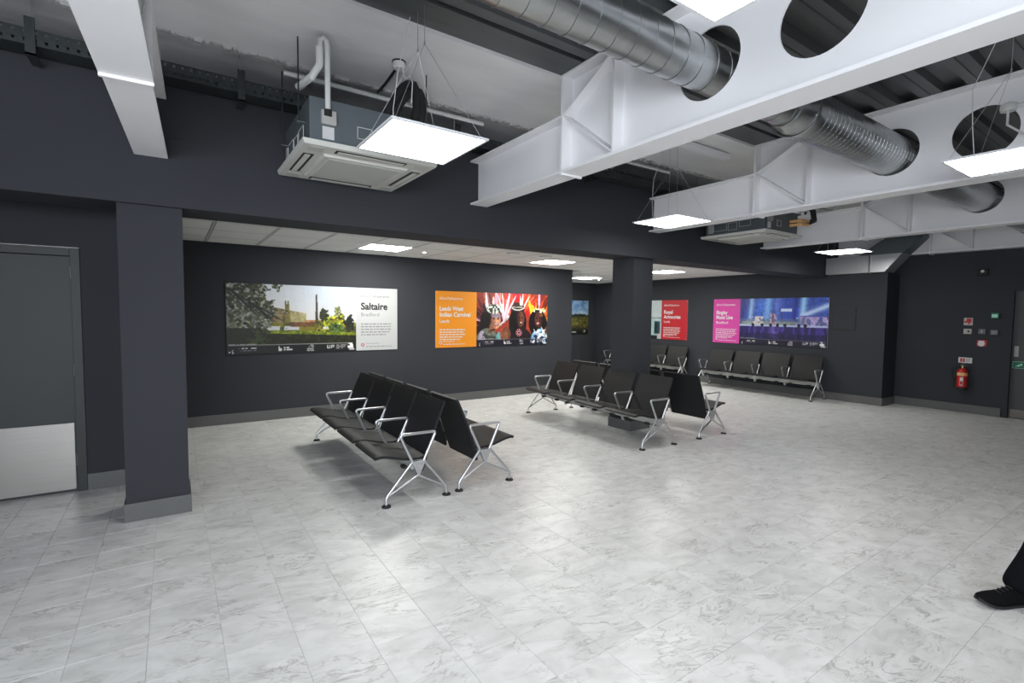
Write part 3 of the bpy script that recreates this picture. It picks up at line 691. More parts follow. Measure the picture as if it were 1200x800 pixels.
MB().lathe([(0.018, 0.335), (0.018, 0.37), (0.012, 0.385)], n=14).build('valve', BRASS, r, smooth=True)
MB().box(-0.012, -0.05, 0.375, 0.012, 0.03, 0.383).prism([(0.02, 0.40), (-0.055, 0.425), (-0.055, 0.433), (0.02, 0.408)], 0, -0.01, 0.01).build('handle', BRUSH, r)
MB().tube([(0, 0.018, 0.36), (-0.01, 0.07, 0.365), (-0.01, 0.115, 0.32), (-0.01, 0.125, 0.24), (-0.01, 0.10, 0.14), (-0.01, 0.08, 0.06), (-0.01, 0.076, 0.03)], 0.011, 10).build('hose', RUBBER, r, smooth=True)
m = MB(); m.box(-0.0715, -0.03, 0.06, -0.066, 0.012, 0.19); m.build('label_panel', WHITEP, r)
MB().box(-0.0725, -0.026, 0.07, -0.0712, 0.008, 0.13).build('label_print', REDM, r)
MB().box(0.0, -0.02, 0.2, 0.083, 0.02, 0.24).build('wall_bracket', DARKM, r)
tag(r, 'red fire extinguisher with black hose hung on the dark right wall', 'extinguisher')
r = wallroot('wall_camera', 2.37, 2.29)
MB().box(-0.06, -0.05, 0, 0.06, 0.05, 0.07).build('housing', RUBBER, r, bevel=0.01); MB().lathe([(0.022, 0.07), (0.02, 0.085)], 0, 0.015, 16).build('lens', WHITEP, r, smooth=True)
tag(r, 'black wall camera high on the right wall', 'camera')
r = wallroot('access_hatch', 4.135, 1.517, U_FAR)
MB().box(-0.195, -0.195, 0, 0.195, 0.195, 0.006).build('hatch_panel', WALL, r)
f = MB(); h = 0.2
f.box(-h, -h, 0, h, -h+0.014, 0.009).box(-h, h-0.014, 0, h, h, 0.009).box(-h, -h, 0, -h+0.014, h, 0.009).box(h-0.014, -h, 0, h, h, 0.009).build('hatch_frame', DARKM, r)
tag(r, 'dark painted access hatch right of the magenta poster', 'hatch')

# ------------------------------------------------------------------ posters
def srgb_lin(a):
    a = np.clip(a, 0, 255)/255.0
    return np.where(a <= 0.04045, a/12.92, ((a+0.055)/1.055)**2.4)
def vnoise(X, Y, fx, fy, seed):
    r = np.random.RandomState(seed); g = r.rand(64, 64)
    x = X*fx+3.3; y = Y*fy+1.7; xi = np.floor(x).astype(int); yi = np.floor(y).astype(int); a = x-xi; b = y-yi
    a = a*a*(3-2*a); b = b*b*(3-2*b); G = lambda i, j: g[i % 64, j % 64]
    return (G(xi, yi)*(1-a)+G(xi+1, yi)*a)*(1-b)+(G(xi, yi+1)*(1-a)+G(xi+1, yi+1)*a)*b
def fbm(X, Y, fx, fy, seed, o=3): return sum(vnoise(X, Y, fx*2**k, fy*2**k, seed+k)*0.5**k for k in range(o))/sum(0.5**k for k in range(o))
def put(img, mask, col):
    mask = np.clip(mask, 0, 1)[..., None]; img[:] = img*(1-mask)+np.array(col, float)*mask
def ell(X, Y, cx, cy, rx, ry): return (((X-cx)/rx)**2+((Y-cy)/ry)**2 < 1).astype(float)
def lineseg(X, Y, x0, y0, x1, y1, w):
    dx, dy = x1-x0, y1-y0; t = np.clip(((X-x0)*dx+(Y-y0)*dy)/(dx*dx+dy*dy), 0, 1)
    return (np.hypot(X-x0-t*dx, Y-y0-t*dy) < w).astype(float)
def grid_xy(w, h, nx, ny):
    xs = (np.arange(nx)+0.5)/nx*w; ys = (np.arange(ny)+0.5)/ny*h
    return np.meshgrid(xs, ys)
def strip(img, X, Y, w, col=(20, 21, 24), rule=(150, 152, 150)):
    put(img, (Y < 0.125), col)
    put(img, ((Y > 0.118) & (Y < 0.126) & (X > 0.02) & (X < w-0.05)), rule)
    wh = (205, 205, 205)
    put(img, ((Y > 0.128) & (Y < 0.142) & (X > 0.02) & (X < 0.36) & (vnoise(X, Y, 60, 2, 3) > 0.3)), (150, 152, 150))
    put(img, ((Y > 0.068) & (Y < 0.088) & (X > 0.14) & (X < 0.37) & (vnoise(X, Y, 45, 2, 4) > 0.3)), wh)
    put(img, ((Y > 0.04) & (Y < 0.052) & (X > 0.14) & (X < 0.36) & (vnoise(X, Y, 60, 2, 5) > 0.4)), (130, 130, 130))
    put(img, ell(X, Y, 0.07, 0.02, 0.012, 0.015), wh); put(img, lineseg(X, Y, 0.06, 0.04, 0.075, 0.06, 0.005), wh)
    f = w/1.69
    # b mark
    put(img, ((X > 0.62*f) & (X < 0.635*f) & (Y > 0.03) & (Y < 0.10)), wh); put(img, ell(X, Y, 0.645*f, 0.05, 0.022, 0.022), wh)
    for yy, xa, xb in ((0.075, 0.69, 0.76), (0.045, 0.69, 0.80)):
        put(img, ((Y > yy-0.011) & (Y < yy+0.011) & (X > xa*f) & (X < xb*f) & (vnoise(X, Y, 55, 2, 6) > 0.3)), wh)
    for k in range(4):
        yy = 0.10-0.024*k
        put(img, ((Y > yy-0.009) & (Y < yy+0.009) & (X > 0.99*f) & (X < (1.08+0.01*(k % 2))*f) & (vnoise(X, Y, 50, 2, 8+k) > 0.3)), (165, 165, 165))
    # UP mark
    x0 = 1.27*f
    for m_ in (((X > x0) & (X < x0+0.012) & (Y > 0.045) & (Y < 0.10)), ((X > x0) & (X < x0+0.045) & (Y > 0.045) & (Y < 0.058)), ((X > x0+0.055) & (X < x0+0.068) & (Y > 0.045) & (Y < 0.10)), ((X > x0+0.055) & (X < x0+0.10) & (Y > 0.085) & (Y < 0.10)), ((X > x0+0.055) & (X < x0+0.09) & (Y > 0.065) & (Y < 0.076)), ((X > x0+0.034) & (X < x0+0.045) & (Y > 0.045) & (Y < 0.10)), ((X > x0+0.088) & (X < x0+0.10) & (Y > 0.065) & (Y < 0.10))):
        put(img, m_, wh)
    for k in range(3):
        yy = 0.092-0.022*k
        put(img, ((Y > yy-0.007) & (Y < yy+0.007) & (X > x0+0.13) & (X < x0+0.30-0.03*k) & (vnoise(X, Y, 60, 2, 20+k) > 0.35)), (180, 180, 180))
    for k in range(5):
        yy = 0.115-0.022*k; xo = 1.57*f+0.012*math.sin(k*2.0)
        put(img, ((Y > yy-0.010) & (Y < yy+0.010) & (X > xo) & (X < xo+0.085) & (vnoise(X, Y, 40, 2, 30+k) > 0.25)), (225, 225, 225))

def paint_mill(w, h, nx, ny):
    X, Y = grid_xy(w, h, nx, ny); img = np.zeros((ny, nx, 3))
    put(img, np.ones_like(X), (208, 208, 208))
    put(img, np.clip((Y-0.35)*1.2*(X/w), 0, 1)*0.75, (170, 195, 228)); put(img, np.clip((0.72-Y)*1.6, 0, 1)*0.6, (226, 220, 210))
    put(img, fbm(X, Y, 3, 5, 11)*0.3*(X < 1.0), (196, 198, 204))
    # mill building and tower
    top = 0.66-0.10*(X-0.55)/0.5
    b = ((X > 0.55) & (X < 1.02) & (Y < top) & (Y > 0.40)); put(img, b, (142, 126, 92)); put(img, b*(vnoise(X, Y, 40, 12, 2) > 0.55), (112, 96, 66))
    put(img, b*(X > 0.80)*0.7, (178, 174, 128))
    put(img, ((X > 0.73) & (X < 0.79) & (Y < 0.70) & (Y > 0.4)), (128, 122, 62)); put(img, ((X > 0.735) & (X < 0.785) & (Y < 0.745) & (Y > 0.69) & ~((X > 0.75) & (X < 0.77))), (92, 98, 48))
    put(img, ((X > 1.0) & (X < 1.25) & (Y < 0.47) & (Y > 0.40)), (172, 128, 88))
    # chimney
    put(img, ((np.abs(X-1.165) < 0.020-0.010*(Y-0.45)/0.4) & (Y < 0.85) & (Y > 0.42)), (66, 56, 50))
    # midground
    put(img, ((Y < 0.43)).astype(float), (84, 84, 44)); put(img, ((Y < 0.43) & (fbm(X, Y, 10, 16, 5) > 0.52)).astype(float), (120, 116, 40))
    put(img, ((X > 0.35) & (X < 0.92) & (Y < 0.385) & (Y > 0.325) & (vnoise(X, Y, 14, 10, 9) > 0.3)).astype(float), (190, 194, 198))
    put(img, ((X > 0.8) & (X < 1.2) & (Y < 0.44) & (Y > 0.37)).astype(float)*0.8, (108, 70, 52))
    for cx, cy, rx, ry, c in ((1.27, 0.50, 0.07, 0.12, (48, 50, 26)), (1.22, 0.38, 0.09, 0.1, (100, 98, 34)), (1.42, 0.40, 0.17, 0.13, (118, 124, 30)), (1.48, 0.47, 0.1, 0.1, (136, 134, 36)), (1.45, 0.36, 0.10, 0.09, (70, 92, 44)), (1.47, 0.60, 0.045, 0.085, (118, 120, 84)), (1.64, 0.42, 0.08, 0.12, (36, 40, 24))):
        d = ((X-cx)/rx)**2+((Y-cy)/ry)**2+2.4*(fbm(X, Y, 30, 30, 7)-0.5)
        put(img, (d < 1).astype(float), c); put(img, ((d < 1) & (fbm(X, Y, 44, 44, 71, 2) > 0.56)).astype(float), [min(255, q*1.5) for q in c]); put(img, ((d < 1) & (fbm(X, Y, 40, 40, 73, 2) < 0.38)).astype(float), [q*0.4 for q in c])
    put(img, ((X > 1.25) & (X < 1.33) & (Y > 0.335) & (Y < 0.37)).astype(float), (196, 196, 198))
    # hedge
    hl = 0.30-0.045*(X-0.45)/1.2
    put(img, (Y < hl+0.03).astype(float), (128, 140, 30)); put(img, ((Y < hl+0.03) & (vnoise(X, Y, 40, 30, 12) > 0.5)).astype(float), (96, 110, 22))
    put(img, (Y < hl-0.015).astype(float), (32, 34, 16)); put(img, ((Y < hl-0.02) & (fbm(X, Y, 20, 20, 14) > 0.6)).astype(float), (50, 52, 22))
    # dark tree on the left
    edge = 0.62-0.28*np.clip((0.55-Y)/0.4, 0, 1)*0-0.15*np.abs(Y-0.6)
    d = X/edge+1.1*(fbm(X, Y, 9, 9, 21, 4)-0.5)
    put(img, ((d < 0.95) & (Y > 0.12)).astype(float)*0.82, (48, 52, 34))
    put(img, ((d < 0.98) & (fbm(X, Y, 22, 22, 31, 3) > 0.53)).astype(float), (72, 82, 34)); put(img, ((d < 0.98) & (fbm(X, Y, 40, 40, 35, 2) > 0.60)).astype(float), (26, 28, 20)); put(img, ((d < 0.95) & (Y > 0.35) & (fbm(X, Y, 34, 34, 41, 2) > 0.60)).astype(float), (150, 152, 144)); put(img, ((X < 0.55) & (Y > 0.36) & (Y < 0.62) & (fbm(X, Y, 30, 20, 43, 2) > 0.52)).astype(float)*0.8, (112, 112, 104))
    for k in range(16):
        x0 = 0.06+0.03*k; put(img, lineseg(X, Y, x0-0.1, 0.95-0.02*k, x0+0.18, 0.62-0.012*k+0.04*math.sin(k), 0.0045), (30, 32, 26))
    put(img, ((X < 0.45) & (Y < 0.36)).astype(float)*np.clip((0.5-X)*3, 0, 1), (36, 42, 26)); put(img, ((X < 0.45) & (Y < 0.36) & (fbm(X, Y, 12, 12, 51) > 0.56)).astype(float)*0.7, (60, 72, 34))
    strip(img, X, Y, w)
    return img
def paint_carnival(w, h, nx, ny):
    X, Y = grid_xy(w, h, nx, ny); img = np.zeros((ny, nx, 3)); put(img, np.ones_like(X), (150, 60, 40))
    def feather(x0, y0, ang, ln, wd, col, curl=0.15):
        # one plume: curved tapered stroke with a lighter spine
        ca, sa = math.cos(ang), math.sin(ang); t = (X-x0)*ca+(Y-y0)*sa; d = -(X-x0)*sa+(Y-y0)*ca
        q = np.clip(t/ln, 0, 1); d = d-curl*ln*q*q; wdt = wd*np.sin(np.pi*np.clip(q*0.9+0.08, 0, 1))**0.6*(0.8+0.4*vnoise(X, Y, 40, 40, int(ln*1000) % 50))
        m = ((t > 0) & (t < ln) & (np.abs(d) < wdt)).astype(float)
        put(img, m, col); put(img, m*(np.abs(d) < wdt*0.25)*0.5, [min(255, c+50) for c in col]); put(img, m*(d < -wdt*0.5)*0.4, [c*0.45 for c in col])
    r = random.Random(3)
    def fan(cx, cy, a0, a1, n, l0, l1, wd, cols):
        for i in range(n):
            feather(cx, cy, math.radians(a0+(a1-a0)*(i+r.random()*0.6)/n), r.uniform(l0, l1), wd*r.uniform(0.7, 1.3), r.choice(cols), r.uniform(-0.25, 0.25))
    fan(0.36, 0.30, 35, 205, 30, 0.45, 0.95, 0.045, [(110, 40, 56), (206, 150, 168), (84, 30, 44), (226, 200, 206), (60, 26, 34), (190, 110, 96), (40, 22, 28)])
    fan(0.90, 0.40, 45, 140, 26, 0.45, 0.80, 0.050, [(216, 36, 40), (232, 60, 40), (190, 22, 40), (150, 18, 30), (236, 96, 60)])
    fan(0.58, 0.42, 62, 100, 5, 0.5, 0.62, 0.022, [(236, 190, 204), (240, 220, 226)])
    fan(0.95, 0.5, 72, 88, 4, 0.4, 0.5, 0.018, [(240, 232, 230), (236, 206, 196)])
    fan(1.36, 0.36, -30, 118, 34, 0.35, 0.75, 0.042, [(242, 178, 36), (222, 110, 24), (250, 210, 70), (240, 234, 214), (196, 70, 26), (196, 170, 214), (250, 196, 50), (120, 40, 20)])
    put(img, ((X < 0.24) & (Y < 0.62) & (fbm(X, Y, 12, 5, 4) > 0.50)).astype(float), (42, 20, 26))
    def grad(mask, c0, c1, t): put(img, mask*np.clip(1-t, 0, 1), c0); put(img, mask*np.clip(t, 0, 1), c1)
    def head(cx, cy, rx, ry, skin, dark, turn):
        m = ell(X, Y, cx, cy, rx, ry)
        put(img, m, skin); sh = np.clip((X-cx)/rx*(-turn)*0.9+0.15, 0, 1); put(img, m*sh, dark)
        ex = cx+turn*rx*0.12
        for sx in (-0.36, 0.40): put(img, ell(X, Y, ex+sx*rx, cy+0.14*ry, rx*0.19, ry*0.09), [c*0.30 for c in dark])
        put(img, ell(X, Y, ex+turn*rx*0.06, cy-0.14*ry, rx*0.13, ry*0.17)*0.6, [min(255, c*1.25) for c in skin])
        put(img, ell(X, Y, ex+turn*0.05*rx, cy-0.50*ry, rx*0.40, ry*0.13), [c*0.5 for c in dark]); put(img, ell(X, Y, ex+turn*0.05*rx, cy-0.47*ry, rx*0.33, ry*0.07), (226, 212, 204))
        put(img, ell(X, Y, cx-turn*rx*-0.5, cy-0.2*ry, rx*0.2, ry*0.2)*0.35, [min(255, c*1.35) for c in skin])
    # left figure, profile towards the right
    put(img, ell(X, Y, 0.20, 0.40, 0.13, 0.24), (26, 20, 22)); put(img, ell(X, Y, 0.24, 0.06, 0.27, 0.27), (104, 106, 98)); put(img, ell(X, Y, 0.12, 0.08, 0.09, 0.2), (170, 158, 176)); put(img, ell(X, Y, 0.30, 0.10, 0.2, 0.2)*(fbm(X, Y, 20, 20, 44) > 0.5), (60, 66, 60))
    put(img, ((np.abs(X-0.33) < 0.055) & (Y > 0.26) & (Y < 0.42)).astype(float), (132, 84, 62)); head(0.40, 0.48, 0.115, 0.165, (196, 142, 112), (120, 76, 58), 1); put(img, ((np.abs(Y-0.295-0.25*(X-0.34)) < 0.012) & (np.abs(X-0.34) < 0.06)).astype(float), (26, 18, 20))
    put(img, ell(X, Y, 0.42, 0.555, 0.10, 0.035)*0.75, (120, 130, 160)); put(img, ell(X, Y, 0.26, 0.52, 0.05, 0.14), (30, 22, 22))
    put(img, ell(X, Y, 0.38, 0.68, 0.17, 0.085), (56, 62, 56)); put(img, ell(X, Y, 0.38, 0.68, 0.17, 0.09)*(fbm(X, Y, 30, 30, 18) > 0.52), (206, 216, 206)); put(img, ell(X, Y, 0.53, 0.70, 0.04, 0.08)*(fbm(X, Y, 24, 24, 19) > 0.35), (200, 222, 214))
    put(img, ell(X, Y, 0.50, 0.17, 0.08, 0.09)*(fbm(X, Y, 26, 26, 28) > 0.42), (96, 150, 152))
    # middle figure
    put(img, ell(X, Y, 0.90, 0.42, 0.20, 0.32), (20, 14, 15)); put(img, ell(X, Y, 0.90, 0.05, 0.36, 0.30), (36, 24, 27)); put(img, ell(X, Y, 0.64, 0.20, 0.10, 0.15), (104, 66, 48)); put(img, ell(X, Y, 0.62, 0.17, 0.06, 0.10)*0.6, (150, 100, 72))
    head(0.965, 0.50, 0.092, 0.15, (104, 62, 48), (46, 26, 22), 1); put(img, ((np.abs(X-0.82) < 0.05) & (Y > 0.2) & (Y < 0.62)).astype(float)*(vnoise(X, Y, 60, 6, 9) > 0.3), (16, 10, 12))
    put(img, ((np.abs(X-0.90) < 0.14) & (Y > 0.64) & (Y < 0.75)).astype(float), (44, 38, 38)); put(img, ((np.abs(X-0.90) < 0.14) & (np.abs(Y-0.665-0.04*((X-0.9)/0.14)**2) < 0.011)).astype(float), (206, 202, 196)); put(img, ((np.abs(X-0.89) < 0.12) & (np.abs(Y-0.72) < 0.009)).astype(float), (170, 168, 160)); put(img, ell(X, Y, 0.87, 0.77, 0.08, 0.045), (60, 46, 40))
    for k in range(9):
        a = k*0.7; put(img, ell(X, Y, 0.93+0.06*math.cos(a), 0.24+0.06*math.sin(a), 0.014, 0.014), (214, 120, 140)); put(img, ell(X, Y, 0.93+0.03*math.cos(a+0.3), 0.24+0.03*math.sin(a+0.3), 0.009, 0.009), (226, 190, 200))
    # right figure
    put(img, ell(X, Y, 1.37, 0.42, 0.21, 0.27), (18, 12, 14)); put(img, ell(X, Y, 1.53, 0.34, 0.09, 0.2), (18, 12, 14)); put(img, ell(X, Y, 1.44, 0.03, 0.28, 0.26), (34, 44, 80)); put(img, ell(X, Y, 1.60, 0.22, 0.08, 0.14), (92, 60, 46))
    head(1.40, 0.49, 0.105, 0.15, (92, 54, 46), (40, 22, 22), -1); put(img, ell(X, Y, 1.375, 0.415, 0.03, 0.022), (226, 150, 150))
    put(img, ell(X, Y, 1.42, 0.66, 0.17, 0.05)*(fbm(X, Y, 34, 34, 38) > 0.50), (232, 214, 190)); put(img, ell(X, Y, 1.46, 0.575, 0.05, 0.03)*0.7, (150, 104, 60))
    put(img, ell(X, Y, 1.44, 0.12, 0.22, 0.20)*(fbm(X, Y, 20, 20, 48) > 0.52), (130, 176, 208)); put(img, ell(X, Y, 1.46, 0.1, 0.22, 0.22)*(fbm(X, Y, 26, 26, 58) > 0.58), (224, 234, 238))
    put(img, lineseg(X, Y, 1.46, 0.34, 1.62, 0.12, 0.008), (230, 232, 226)); put(img, lineseg(X, Y, 1.28, 0.30, 1.40, 0.14, 0.007), (210, 222, 230))
    im2 = img.copy(); strip(img, X, Y, w, (28, 24, 42)); keep = (ell(X, Y, 1.46, 0.1, 0.24, 0.2)*(fbm(X, Y, 20, 20, 68) > 0.5))[..., None]; img[:] = img*(1-keep)+im2*keep
    return img
def paint_stage(w, h, nx, ny):
    X, Y = grid_xy(w, h, nx, ny); img = np.zeros((ny, nx, 3)); put(img, np.ones_like(X), (62, 92, 178))
    for cx, s, c in ((0.24, 0.05, (170, 214, 240)), (0.60, 0.08, (120, 170, 226)), (0.42, 0.06, (60, 110, 196)), (0.8, 0.06, (96, 120, 206)), (1.30, 0.06, (160, 206, 240)), (1.0, 0.10, (52, 80, 176)), (0.05, 0.06, (44, 58, 124)), (1.15, 0.05, (34, 52, 140))):
        put(img, np.exp(-((X-cx-0.06*(Y-0.6))/s)**2)*(Y > 0.4), c)
    put(img, fbm(X, Y, 5, 5, 3)*0.35*(X < 0.3), (70, 60, 130))
    put(img, np.exp(-((Y-0.62-0.42*(X-1.3))/0.06)**2)*(X > 1.25), (190, 210, 244)); put(img, ((X > 1.25) & (Y < 0.62)).astype(float)*0.6, (96, 84, 160))
    put(img, ((X > 0.88) & (X < 1.10) & (Y > 0.70) & (Y < 0.76)).astype(float), (200, 214, 240)); put(img, ((X > 0.90) & (X < 0.915) & (Y > 0.55) & (Y < 0.70)).astype(float), (60, 60, 120))
    put(img, ((Y < 0.55) & (Y > 0.40)).astype(float)*0.55, (110, 120, 140)); put(img, ((Y < 0.50) & (Y > 0.42) & (X > 0.05) & (X < 1.2)).astype(float)*0.7, (150, 160, 140))
    put(img, ((Y < 0.60) & (Y > 0.42) & (X > 0.28) & (X < 0.55) & (fbm(X, Y, 24, 24, 12) > 0.48)).astype(float), (206, 196, 196))
    put(img, ((Y < 0.68) & (Y > 0.40) & (X > 0.66) & (X < 0.82) & (fbm(X, Y, 24, 18, 22) > 0.52)).astype(float), (190, 160, 186)); put(img, ((Y < 0.6) & (X > 1.18) & (Y > 0.38) & (fbm(X, Y, 24, 18, 23) > 0.5)).astype(float), (176, 160, 206))
    put(img, ((Y < 0.425) & (Y > 0.385)).astype(float), (176, 186, 216)); put(img, ((Y < 0.39)).astype(float), (40, 32, 96)); put(img, ((Y < 0.39) & (vnoise(X, Y, 26, 3, 13) > 0.6)).astype(float)*0.7, (84, 66, 156))
    for cx in (0.30, 0.50, 0.68, 0.82, 0.97, 1.24, 1.36): put(img, ell(X, Y, cx, 0.42, 0.032, 0.035), (24, 22, 48))
    put(img, ell(X, Y, 0.72, 0.56, 0.02, 0.10), (120, 90, 110)); put(img, np.exp(-((X-0.72)/0.08)**2)*((Y < 0.38) & (Y > 0.16))*0.5, (150, 130, 210))
    put(img, ((Y < 0.25)).astype(float)*0.55, (24, 22, 60))
    strip(img, X, Y, w, (26, 22, 52))
    return img
def paint_hall(w, h, nx, ny):
    X, Y = grid_xy(w, h, nx, ny); img = np.zeros((ny, nx, 3)); put(img, np.ones_like(X), (186, 196, 196))
    put(img, (Y < 0.5).astype(float), (166, 190, 192)); put(img, ((Y < 0.54) & (Y > 0.51)).astype(float), (120, 130, 132))
    put(img, ((np.abs(X-(w-0.13)) < 0.09) & (Y < 0.45) & (Y > 0.12)).astype(float), (40, 72, 76)); put(img, ell(X, Y, w-0.16, 0.3, 0.03, 0.14), (20, 26, 30)); put(img, ell(X, Y, w-0.06, 0.08, 0.05, 0.06), (196, 176, 176))
    for k in range(9): put(img, (np.abs(X-0.15*k) < 0.02).astype(float)*(Y > 0.5), (140, 146, 146))
    put(img, ((Y < 0.09) & (X < w-0.12)).astype(float), (30, 32, 36))
    return img
def paint_meadow(w, h, nx, ny):
    X, Y = grid_xy(w, h, nx, ny); img = np.zeros((ny, nx, 3)); put(img, np.ones_like(X), (96, 140, 190)); put(img, np.clip((0.85-Y)*2.4, 0, 1), (196, 208, 214)); put(img, (fbm(X, Y, 4, 8, 3) > 0.56).astype(float)*0.4*(Y > 0.6), (220, 226, 230))
    tl = 0.52+0.10*fbm(X, Y*0, 8, 1, 5); put(img, (Y < tl).astype(float), (34, 42, 30)); put(img, (Y < 0.50).astype(float), (98, 96, 44)); put(img, ((Y < 0.50) & (fbm(X, Y, 14, 16, 8) > 0.52)).astype(float), (66, 70, 32)); put(img, ((Y < 0.45) & (fbm(X, Y, 30, 30, 9) > 0.62)).astype(float), (150, 130, 60))
    put(img, np.clip((0.28-Y)*5, 0, 1), (20, 22, 18)); put(img, ((Y > 0.05) & (Y < 0.09) & (X > w-0.62) & (X < w-0.45)).astype(float), (200, 200, 200)); put(img, ell(X, Y, w-0.14, 0.08, 0.045, 0.05)*(fbm(X, Y, 30, 30, 19) > 0.4), (220, 220, 220))
    return img
def picture(parent, x0, w, h, paint, nx, z):
    ny = int(nx*h/w); raw = paint(w, h, nx, ny)
    X, Y = grid_xy(w, h, nx, ny)
    grain = (0.80+0.40*fbm(X, Y, 34, 34, 77, 2))*(0.86+0.28*fbm(X, Y, 5, 5, 87, 2)); keepw = (raw.min(axis=2) > 140) & (Y < 0.15)
    lum = raw.mean(axis=2); g2 = 1+(grain-1)*np.clip((215-lum)/90, 0.06, 1)
    body = raw*np.where(keepw, 1.0, g2)[..., None]
    p = np.pad(body, ((1, 1), (1, 1), (0, 0)), mode='edge')
    sm = (p[:-2, 1:-1]+p[2:, 1:-1]+p[1:-1, :-2]+p[1:-1, 2:]+2*p[1:-1, 1:-1])/6
    sm = 255*np.clip(sm/255, 0, 1)**1.12
    img = srgb_lin(sm)
    vs = [(x0+i/nx*w, -h/2+j/ny*h, z) for j in range(ny+1) for i in range(nx+1)]
    fs = [(j*(nx+1)+i, j*(nx+1)+i+1, (j+1)*(nx+1)+i+1, (j+1)*(nx+1)+i) for j in range(ny) for i in range(nx)]
    me = bpy.data.meshes.new('picture'); me.from_pydata(vs, [], fs); me.materials.append(PRINT)
    at = me.color_attributes.new('print', 'FLOAT_COLOR', 'CORNER')
    c = np.ones((ny*nx, 4, 4), np.float32); c[:, :, :3] = img.reshape(-1, 3)[:, None, :]
    at.data.foreach_set('color', c.ravel())
    return link('picture', me, parent)
def greek(parent, x, y, widths, size, gap, material, seed):
    r = random.Random(seed); m = MB()
    for k, w in enumerate(widths):
        q = x; yy = y-k*gap
        while q < x+w:
            l = r.uniform(0.025, 0.075); l = min(l, x+w-q)
            m.box(q, yy, 0.0120, q+l, yy+size, 0.0128); q += l+0.014
    m.build('small_print', material, parent)
def poster(name, loc, rz, w, h, panel_left, pw, panel_mat, ink, tagink, title, sub, paint, label, tsize, nx=300, bold=0.028, lines=(0.5, 0.48, 0.5, 0.46, 0.4), titlew=None, icon=True):
    root = empty(name, loc, (math.pi/2, 0, rz))
    MB().box(-w/2, -h/2, 0.0, w/2, h/2, 0.0105).build('board', WHITEP, root)
    px = -w/2 if panel_left else w/2-pw
    ix = -w/2+pw if panel_left else -w/2
    picture(root, ix, w-pw, h, paint, nx, 0.0112)
    if pw > 0:
        MB().box(px, -h/2, 0.0105, px+pw, h/2, 0.0115).build('text_panel', panel_mat, root)
        tx = px+0.075 if not panel_left else px+0.07
        text('#ShareTheExperience', 0.062, tx, h/2-0.145, 0.012, tagink, root, 0.004, width=0.45)
        y = h/2-0.335
        for k, t in enumerate(title):
            text(t, tsize, tx, y-k*tsize*0.95, 0.012, ink, root, bold, width=(titlew[k] if titlew else None))
        y -= (len(title)-1)*tsize*0.95
        text(sub, 0.082, tx, y-0.105, 0.012, tagink, root, 0.004 if panel_left is False else 0.012)
        greek(root, tx, y-0.235, lines, 0.018, 0.042, tagink, len(title[0]))
        if icon:
            c = MB().lathe([(0.026, 0.0115), (0.026, 0.0124)], tx+0.025, -h/2+0.085, 20).build('round_mark', REDM if title[:1] == ['Saltaire'] else WHITEP, root)
            MB().lathe([(0.014, 0.0124), (0.014, 0.0130)], tx+0.025, -h/2+0.085, 16).build('round_mark_centre', panel_mat if title[:1] == ['Saltaire'] else REDM, root)
            text('How to get there', 0.030, tx+0.075, -h/2+0.098, 0.012, tagink, root, 0.01)
            greek(root, tx+0.075, -h/2+0.05, (0.42,), 0.012, 0.03, tagink, 3)
    for sx in (-1, 1):
        for sy in (-1, 1):
            MB().lathe([(0.008, 0.0105), (0.008, 0.0135)], sx*(w/2-0.03), sy*(h/2-0.03), 12).build('fixing_screw', ALU, root)
    return tag(root, label, 'poster', 'landscape wall posters')
PAPER = mat('white_poster_paper', (0.47, 0.475, 0.475, 1), 0.5)
PW, PH = 2.41, 0.972
poster('wall_poster', (1.793, V_BACK, 1.435), 0, PW, PH, False, 0.665, PAPER, INK, INKG, ['Saltaire'], 'Bradford', paint_mill,
       'poster with a mill, chimney and trees beside a white Saltaire text panel', 0.15, titlew=[0.425])
poster('wall_poster', (4.885, V_BACK, 1.435), 0, PW, PH, True, 0.80, ORANGE, WHITEP, WHITEP, ['Leeds West', 'Indian Carnival'], 'Leeds', paint_carnival,
       'orange and multicoloured poster of three people in carnival headdresses', 0.108, titlew=[0.46, 0.60])
FR = -math.pi/2
poster('wall_poster', (U_FAR, 5.59, 1.435), FR, PW, PH, True, 0.64, PINK, WHITEP, WHITEP, ['Bingley', 'Music Live'], 'Bradford', paint_stage,
       'magenta and blue poster of a concert stage above the far bench', 0.115, titlew=[0.27, 0.40])
poster('wall_poster', (U_FAR, 8.70, 1.435), FR, PW, PH, False, 0.765, REDM, WHITEP, WHITEP, ['Royal', 'Armouries'], 'Leeds', paint_hall,
       'red Royal Armouries poster partly hidden by the column with benches', 0.125, nx=120, titlew=[0.26, 0.50])
poster('wall_poster', (8.70, V_REC, 1.455), 0, PW, 0.96, False, 0.0, WHITEP, INK, INK, [], '', paint_meadow,
       'small seeming landscape poster of sky and meadow in the dark alcove', 0.1, nx=140)

